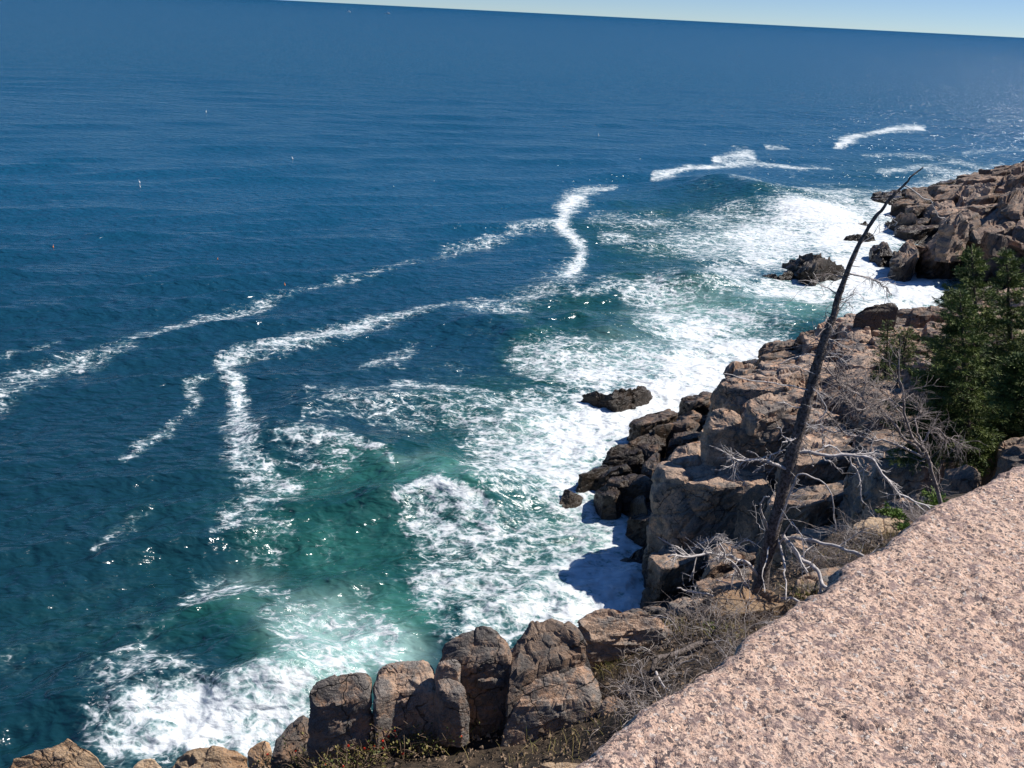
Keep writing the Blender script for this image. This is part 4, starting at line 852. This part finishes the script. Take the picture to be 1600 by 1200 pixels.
# the fallen black limb at the wall
fl = empty('fallen_branch', P(1120, 1010, z=15.2)); FB = np.array(fl.location); tag(fl, 'black fallen branch bent in the twigs below the foot of the dead tree', 'branch')
branch_obj(fl, FB, [(1190,992),(1150,1000),(1100,1006),(1060,1020),(1030,1030),(1018,1048)], .034, .02, 8.0, 6.9, 901, 'bark', name='limb', tw=6, twl=.2)
branch_obj(fl, FB, [(1100,1008),(1070,1030),(1040,1050),(1024,1062)], .026, .016, 7.6, 6.8, 902, 'bark', name='limb', tw=4, twl=.2)
branch_obj(fl, FB, [(1025,1050),(1035,1070),(1052,1085)], .012, .006, 6.9, 6.6, 903, 'deadwood', name='limb', tw=4, twl=.12)

def dead_shrub(label, spots, seed, h=.45, n=60, mat='twig', group=None):
    rg = np.random.default_rng(seed); c = np.mean([P(a, b, z=c) for a, b, c in spots], axis=0); c[2] = ground_h(c[0], c[1])
    e = empty('dead_shrub', c); tag(e, label, 'shrub', group); mb = MB(); st = MB()
    for a, b, z in spots:
        q = P(a, b, z=z); q[2] = ground_h(q[0], q[1]) - .03
        for _ in range(n):
            th = rg.uniform(0, 6.28); d = np.array([math.cos(th), math.sin(th), rg.uniform(.15, 1.5)]); d /= np.linalg.norm(d)
            twig(st if rg.random() < .18 else mb, q + np.append(rg.normal(0, .10, 2), 0), d, h * rg.uniform(.5, 1.2), rg.uniform(.0022, .0048), 1, rg, .55, 6, -.09, 3, (3, 7))
    tag(mb.build('twigs', M[mat], e, c), kind='stuff')
    if st.n: tag(st.build('bleached_twigs', M['deadwood'], e, c), kind='stuff')
    return e
dead_shrub('tangled grey dead shrub left of the foot of the leaning tree', [(1075,975,14.9),(1110,960,14.8),(1140,975,14.9),(1165,955,14.8)], 31, .38, 34)
dead_shrub('wiry dead shrub against the wall just below the tree foot', [(1165,1010,15.1),(1140,1030,15.2)], 32, .30, 34)
dead_shrub('dark dead shrub hanging by the wall below the black fallen branch', [(1040,1090,15.3),(1020,1060,15.2),(1000,1110,15.2)], 33, .30, 34)
dead_shrub('grey dead brush between the dead tree and the wall', [(1270,880,14.1),(1310,880,14.0),(1330,860,13.8)], 34, .38, 32)
dead_shrub('fine pale dead brush along the wall under the fallen spruce top', [(1340,838,13.7),(1380,832,13.6),(1410,820,13.6),(1370,850,13.9)], 35, .36, 30)
dead_shrub('small dead shrub at the wall beside the bright green spruce sprig', [(1430,808,13.7),(1450,815,13.9)], 36, .40, 50)
dead_shrub('brown dead undergrowth right of the long striped boulder', [(1010,1020,14.75),(985,1050,14.8),(1060,1030,15.0)], 37, .22, 24)

# live spruces
def spruce(label, base, top, radius, seed, mat='needle', trunk=True, low=.05, dens=1.0, group=None, spray=.085, lopsided=0.0):
    rg = np.random.default_rng(seed); b = np.array(base, float); t = np.array(top, float); H = np.linalg.norm(t - b)
    e = empty('spruce_tree', b); tag(e, label, 'tree', group)
    n = 14; ax = b + (t - b) * np.linspace(0, 1, n)[:, None]; ax[1:-1, :2] += rg.normal(0, .02 * H / n, (n - 2, 2))
    mb = MB(); mb.tube(ax, np.linspace(.022 * H + .012, .006, n), 8); mb.build('trunk', M['trunk'], e, b)
    A = []; D = []; br = MB(); hh = low * H
    while hh < H * .985:
        f = hh / H; Rr = radius * (1 - f) ** .8 * (1 + .1 * rg.normal()) + .05
        for q in range(int(rg.integers(6, 9))):
            th = rg.uniform(0, 6.28); L = Rr * rg.uniform(.35, 1.2) * (1 + lopsided * math.cos(th - 2.9)); rise = .55 - .75 * (1 - f) + rg.normal(0, .12)
            d = np.array([math.cos(th), math.sin(th), 0]); s0 = b + (t - b) * f
            m = max(3, int(L / .11)); u = np.linspace(0, 1, m + 1)
            pts = s0 + d * (L * u)[:, None] + np.array([0, 0, 1.]) * (L * (rise * u - .25 * u * u + .22 * u ** 3))[:, None]
            pts[:, :2] += rg.normal(0, .02, (m + 1, 2)) * u[:, None]
            br.tube(pts, np.linspace(.004 + .010 * L, .003, m + 1), 3, False)
            for i in range(1, m + 1):
                if u[i] < .22: continue
                tg = pts[i] - pts[i - 1]; tg /= np.linalg.norm(tg); sd_ = np.cross(tg, [0, 0, 1]); wl_ = L * .42 * (1.1 - u[i]) + .07
                for sg in (-1, 1, 0):
                    if rg.random() > .9 * dens: continue
                    dd = tg * .75 + sd_ * sg * .8 + np.array([0, 0, rg.normal(0, .22)]); dd /= np.linalg.norm(dd)
                    k = max(1, int(wl_ / .06))
                    for z in range(k):
                        A.append(pts[i] + dd * wl_ * (z + rg.random()) / k); D.append(dd)
        hh += H * .032 + .02 * rg.random()
    br.build('branches', M['trunk'], e, b)
    A = np.repeat(np.array(A), 11, 0); D = np.repeat(np.array(D), 11, 0); N = len(A)
    A = A + rg.normal(0, .020, (N, 3)) * [1, 1, .6]; D = D + rg.normal(0, .42, (N, 3)); D /= np.linalg.norm(D, axis=1)[:, None]
    S = np.cross(D, rg.normal(0, 1, (N, 3))); S /= np.linalg.norm(S, axis=1)[:, None] + 1e-9
    ln = spray * rg.uniform(.5, 1.25, N)[:, None]; wd = ln * .085
    v = np.stack([A, A + D * ln * .45 + S * wd, A + D * ln, A + D * ln * .45 - S * wd], 1).reshape(-1, 3) - b
    me = mesh_np('crown', v, np.arange(N * 4).reshape(-1, 4), None, False)
    o = obj('crown', me, M[mat], e); return e
def at(px, py, y): return P(px, py, y=y)
g_ = 'live spruces on the cliff at the right edge'
spruce('tall green spruce with a pointed top, tallest of the cliff spruces', at(1540, 720, 21.5), at(1518, 383, 21.5), 1.45, 51, low=.08, lopsided=.2, group=g_)
spruce('second spruce, its top just right of the tallest one', at(1585, 715, 22.5), at(1572, 384, 22.3), 1.2, 52, low=.08, group=g_)
spruce('broad bushy spruce spreading to the left below the two tall tops', at(1515, 730, 20.0), at(1500, 455, 20.2), 1.4, 53, low=.10, lopsided=.25, group=g_)
spruce('spruce cut off by the right edge of the picture', at(1640, 720, 21), at(1625, 430, 21), 1.5, 54, low=.1, group=g_)
spruce('low spruce at the right edge in front of the taller ones', at(1600, 640, 18.5), at(1592, 560, 18.5), .75, 57, low=.15, group=g_)
g2 = 'thin spruce saplings on the middle cliff'
spruce('thin stunted sapling standing left of the other sapling', at(1383, 592, 24), at(1388, 500, 24), .42, 55, low=.0, dens=.18, group=g2, spray=.08)
spruce('small leafy sapling left of the dark spruce mass', at(1402, 600, 23), at(1420, 512, 23.5), .42, 56, low=.35, dens=.22, group=g2, spray=.08)
def sprig(label, px, py, y, r, seed, n=26, mat='needle_bright'):
    rg = np.random.default_rng(seed); b = P(px, py, y=y); e = empty('spruce_sprig', b); tag(e, label, 'plant'); A = []; D = []; st = MB()
    for _ in range(n):
        th = rg.uniform(0, 6.28); d = np.array([math.cos(th), math.sin(th), rg.uniform(.1, .9)]); d /= np.linalg.norm(d); L = r * rg.uniform(.5, 1.1)
        pts = b + d * L * np.linspace(0, 1, 5)[:, None] - np.array([0, 0, .25 * r]) * (np.linspace(0, 1, 5) ** 2)[:, None]; st.tube(pts, np.linspace(.004, .0015, 5), 3, False)
        for u in np.linspace(.2, 1, 7):
            A.append(b + d * L * u - np.array([0, 0, .25 * r]) * u * u); D.append(d)
    st.build('stems', M['trunk'], e, b)
    A = np.repeat(np.array(A), 10, 0); D = np.repeat(np.array(D), 10, 0); N = len(A); A += rg.normal(0, .012, (N, 3)); D = D + rg.normal(0, .6, (N, 3)); D /= np.linalg.norm(D, axis=1)[:, None]
    S = np.cross(D, rg.normal(0, 1, (N, 3))); S /= np.linalg.norm(S, axis=1)[:, None]; ln = .045 * rg.uniform(.5, 1.2, N)[:, None] * (y / 11); wd = ln * .16
    v = np.stack([A, A + D * ln * .5 + S * wd, A + D * ln, A + D * ln * .5 - S * wd], 1).reshape(-1, 3) - b
    obj('needles', mesh_np('needles', v, np.arange(N * 4).reshape(-1, 4), None, False), M[mat], e)
sprig('bright green spruce sprig poking up behind the far end of the wall', 1468, 790, 10.8, .26, 61, 30)
sprig('yellow green sprig under the fallen spruce top, left of the bright one', 1396, 806, 11.6, .20, 62, 16)
sprig('small green sprig by the wall in the dead brush', 1415, 826, 10.2, .14, 63, 14)
sprig('yellow green leafy plant on the ground right of the cracked boulder', 962, 1045, 7.7, .12, 64, 14)
sprig('russet and green ground plant below the leaning dead tree', 1255, 935, 8.9, .14, 66, 18, 'leaf')
sprig('yellow green ground plant among grey brush left of the dead tree', 1108, 985, 7.9, .10, 67, 14)
sprig('green shoot growing at the foot of the long striped boulder', 936, 1000, 8.3, .10, 65, 16)

# grass tufts
def grass(label, spots, seed, h, n, mat='grass'):
    rg = np.random.default_rng(seed); v = []; t = []; c = 0; b0 = None
    for a, b, z, sp in spots:
        q = P(a, b, z=z)
        if b0 is None: b0 = q.copy()
        for _ in range(n):
            r = q + np.append(rg.normal(0, sp, 2), 0); r[2] = ground_h(r[0], r[1]) if z > 13 else z
            d = np.append(rg.normal(0, .45, 2), 1); d /= np.linalg.norm(d); L = h * rg.uniform(.5, 1.2); s = np.cross(d, rg.normal(0, 1, 3)); s /= np.linalg.norm(s)
            w_ = h * .016; m = r + d * L * .55; e = r + d * L + np.append(d[:2] * L * .4, -L * .12)
            v += [r - s * w_, r + s * w_, m - s * w_ * .8, m + s * w_ * .8, e]; t += [[c, c + 1, c + 3], [c, c + 3, c + 2], [c + 2, c + 3, c + 4]]; c += 5
    o = obj('grass', mesh_np('grass', np.array(v) - b0, None, np.array(t), False), M[mat], None, tuple(b0)); tag(o, label, 'grass', kind='stuff')
grass('dry tan and green grass growing around the near boulders', [(940,1010,14.6,.07),(950,1040,14.6,.09),(1000,1000,14.6,.12),(1060,985,14.7,.12),(880,1190,14.5,.3),(660,1160,14.2,.3),(520,1180,14.0,.22),(1250,945,14.3,.12),(1390,850,13.8,.18),(1130,985,14.9,.15),(1330,870,14,.2)], 71, .12, 170)
grass('grassy slope under the right hand spruces', [(1560,650,11.2,.5),(1590,640,11.2,.5),(1540,670,11.2,.4)], 72, .25, 300)

# rose hip bushes
def rose_bush(label, spots, seed, h, n, hips):
    rg = np.random.default_rng(seed); c = np.mean([P(a, b, z=z) for a, b, z in spots], axis=0); c[2] = ground_h(c[0], c[1]); e = empty('rose_bush', c); tag(e, label, 'shrub')
    st = MB(); A = []; tips = []
    for a, b, z in spots:
        q0 = P(a, b, z=z)
        for _ in range(n):
            q = q0 + np.append(rg.normal(0, .09, 2), 0); q[2] = ground_h(q[0], q[1]) - .02; th = rg.uniform(0, 6.28); d = np.array([math.cos(th) * .8, math.sin(th) * .8, rg.uniform(.4, 1.4)]); d /= np.linalg.norm(d)
            L = h * rg.uniform(.5, 1.2); u = np.linspace(0, 1, 7); pts = q + d * L * u[:, None] + np.stack([vnoise(np.stack([u * 4, u * 0 + rg.uniform(0, 99), u * 0 + k], 1), 2) * .03 for k in range(3)], 1) * u[:, None]
            st.tube(pts, np.linspace(.0035, .0015, 7), 3, False); tips.append(pts[-1])
            for i in range(2, 7):
                if rg.random() < .5: A.append(pts[i])
            if rg.random() < .5: twig(st, pts[3], rdir(d, .5, rg), L * .5, .002, 0, rg, n=3)
    st.build('stems', M['stem'], e, c)
    A = np.repeat(np.array(A), 3, 0); N = len(A); A += rg.normal(0, .015, (N, 3)); D = rg.normal(0, 1, (N, 3)); D[:, 2] += .3; D /= np.linalg.norm(D, axis=1)[:, None]
    S = np.cross(D, rg.normal(0, 1, (N, 3))); S /= np.linalg.norm(S, axis=1)[:, None]; ln = .026 * rg.uniform(.5, 1.3, N)[:, None]; wd = ln * .3
    v = np.stack([A, A + D * ln * .5 + S * wd, A + D * ln, A + D * ln * .5 - S * wd], 1).reshape(-1, 3) - c
    obj('leaves', mesh_np('leaves', v, np.arange(N * 4).reshape(-1, 4), None, False), M['leaf'], e)
    tips = np.array(tips); vis = tips[rg.permutation(len(tips))[:hips]]
    for i, p in enumerate(vis):
        o = bpy.data.objects.new('rose_hip', HIP); COL.objects.link(o); o.parent = e; o.location = tuple(p - c + np.array([0, 0, .006])); o.rotation_euler = tuple(rg.uniform(0, 1, 3)); o.scale = (rg.uniform(.8, 1.25),) * 3
th = np.linspace(0, 2 * math.pi, 8, endpoint=False); prof_ = [(.0, -.011), (.0065, -.008), (.0098, 0), (.0068, .008), (.003, .011), (.0045, .016)]
hv = np.array([[r * math.cos(a), r * math.sin(a), z] for r, z in prof_ for a in th]); hq = np.array([[i * 8 + j, i * 8 + (j + 1) % 8, (i + 1) * 8 + (j + 1) % 8, (i + 1) * 8 + j] for i in range(5) for j in range(8)])
HIP = mesh_np('rose_hip', hv, hq); HIP.materials.append(M['hip'])
rose_bush('wild rose bush with red hips and brown leaves at the bottom edge', [(470,1180,14.1),(510,1185,14.15),(560,1175,14.15),(600,1180,14.2),(540,1195,14.2),(630,1170,14.2)], 81, .26, 40, 20)
rose_bush('tangled wild rose bush in front of the blocky boulder', [(650,1130,14.2),(690,1125,14.25),(720,1115,14.25),(670,1150,14.3),(700,1100,14.3),(730,1110,14.3)], 82, .34, 60, 8)
rose_bush('small rose shoot with red hips in the dark gap between boulders', [(762,1085,14.3),(755,1115,14.3)], 83, .22, 12, 4)
rose_bush('reddish rose stems at the far bottom left of the bushes', [(430,1195,13.9),(445,1185,13.95)], 84, .20, 24, 5)

# loose stones and leaf litter on the soil
rg = np.random.default_rng(91); V = []; T = []; c = 0
tet = np.array([[1, 0, -.3], [-.5, .87, -.3], [-.5, -.87, -.3], [.2, .1, .7]]); tt = np.array([[0, 1, 3], [1, 2, 3], [2, 0, 3], [0, 2, 1]])
xy = rg.uniform([-2.4, 5.6], [5.2, 12.5], (16000, 2)); xy = xy[inside(xy[:, 0], xy[:, 1], near_region)]; zz = near_h(xy[:, 0], xy[:, 1])
for (x, y), z in zip(xy, zz):
    s = .008 + .022 * rg.random() ** 3; V.append(tet * s * rg.uniform(.6, 1.3, 3) @ np.array(Matrix.Rotation(rg.uniform(0, 6.28), 3, 'Z')) + [x, y, z + rg.normal(0, .03)]); T.append(tt + c); c += 4
M['litter'] = simple('litter', (.10, .07, .045), (.30, .21, .14), 40, .9)
o = obj('litter', mesh_np('litter', np.vstack(V), None, np.vstack(T), False), M['litter']); tag(o, 'scattered pebbles and dead leaf litter on the soil by the wall', 'litter', kind='stuff')

# ------------------------------------------------------------------ lobster buoys and two far boats
M['white'] = simple('white_paint', (.75, .75, .73), (.82, .81, .79), 5, .4); M['orange'] = simple('orange_paint', (.75, .22, .06), (.8, .3, .1), 5, .4)
def buoy_mesh(two):
    pr = [(0, -.35), (.13, -.30), (.17, -.1), (.17, .12), (.12, .26), (.03, .30), (.025, .75), (0, .76)]
    v = np.array([[r * math.cos(a), r * math.sin(a), z] for r, z in pr for a in th]); q = [[i * 8 + j, i * 8 + (j + 1) % 8, (i + 1) * 8 + (j + 1) % 8, (i + 1) * 8 + j] for i in range(7) for j in range(8)]
    return mesh_np('buoy', v, q)
BU = buoy_mesh(0)
for (px, py, s, col, lab) in [(218,285,1.5,'white','upper white lobster buoy of the floating pair at left'),(219,292,1.2,'white','lower white lobster buoy of the floating pair at left'),(457,248,1.7,'white','lone white lobster buoy above the long foam streak'),(83,386,1.0,'orange','orange lobster buoy near the left edge'),
   (340,405,.8,'orange','orange lobster buoy between the left foam streak and the paired buoys'),(445,445,1.0,'orange','orange lobster buoy beside the long faint foam streak'),
   (322,175,1.8,'white','far white buoy between two others offshore'),(935,212,2.2,'white','far white buoy above the bright foam patches'),]:
    me = BU.copy(); me.materials.append(M[col]); q = P(px, py, z=.12); o = bpy.data.objects.new('buoy', me); COL.objects.link(o); o.location = tuple(q); o.scale = (s * .29,) * 3; o.rotation_euler = (.15, .1, px)
    tag(o, lab, 'buoy', 'lobster buoys floating on the sea')
def boat(label, px, py, L, rot):
    b = P(px, py, z=0); e = empty('fishing_boat', b); e.rotation_euler = (0, 0, rot); tag(e, label, 'boat', 'small fishing boats near the horizon')
    n = 12; u = np.linspace(0, 1, n); w = L * .16 * np.sin(np.clip(u * 1.05 + .32, 0, 1.37) * math.pi / 1.37) ** .7; w[-1] = .02
    v = []
    for i in range(n):
        x = (u[i] - .5) * L; sh = L * (.10 + .07 * u[i] ** 2)
        v += [[x, -w[i], sh], [x, -w[i] * .75, -.4], [x, w[i] * .75, -.4], [x, w[i], sh]]
    q = [[i * 4 + k, i * 4 + 4 + k, i * 4 + 5 + k, i * 4 + 1 + k] for i in range(n - 1) for k in range(3)] + [[i * 4 + 3, i * 4 + 7, i * 4 + 4, i * 4] for i in range(n - 1)] + [[0, 1, 2, 3]]
    obj('hull', mesh_np('hull', v, q, None, False), M['white'], e)
    def bx(name, x0, x1, w_, z0, z1, mat, tp=.85):
        v = [[x0, -w_, z0], [x1, -w_, z0], [x1, w_, z0], [x0, w_, z0], [x0, -w_ * tp, z1], [x1 - .25 * (z1 - z0), -w_ * tp, z1], [x1 - .25 * (z1 - z0), w_ * tp, z1], [x0, w_ * tp, z1]]
        obj(name, mesh_np(name, v, [[0, 3, 2, 1], [4, 5, 6, 7], [0, 1, 5, 4], [1, 2, 6, 5], [2, 3, 7, 6], [3, 0, 4, 7]], None, False), M[mat], e)
    bx('cabin', L * .02, L * .28, L * .09, L * .12, L * .30, 'white'); bx('windscreen', L * .20, L * .275, L * .092, L * .21, L * .27, 'bark'); bx('roof', -L * .08, L * .27, L * .10, L * .302, L * .325, 'white')
    m_ = MB(); m_.tube(np.array([[-L * .02, 0, L * .32], [-L * .02, 0, L * .55]]), [.06, .03], 5); m_.build('mast', M['white'], e)
boat('left one of two white fishing boats on the horizon', 545, 19, 9, .3)
boat('right and larger of two white fishing boats on the horizon', 606, 22, 12, -.2)
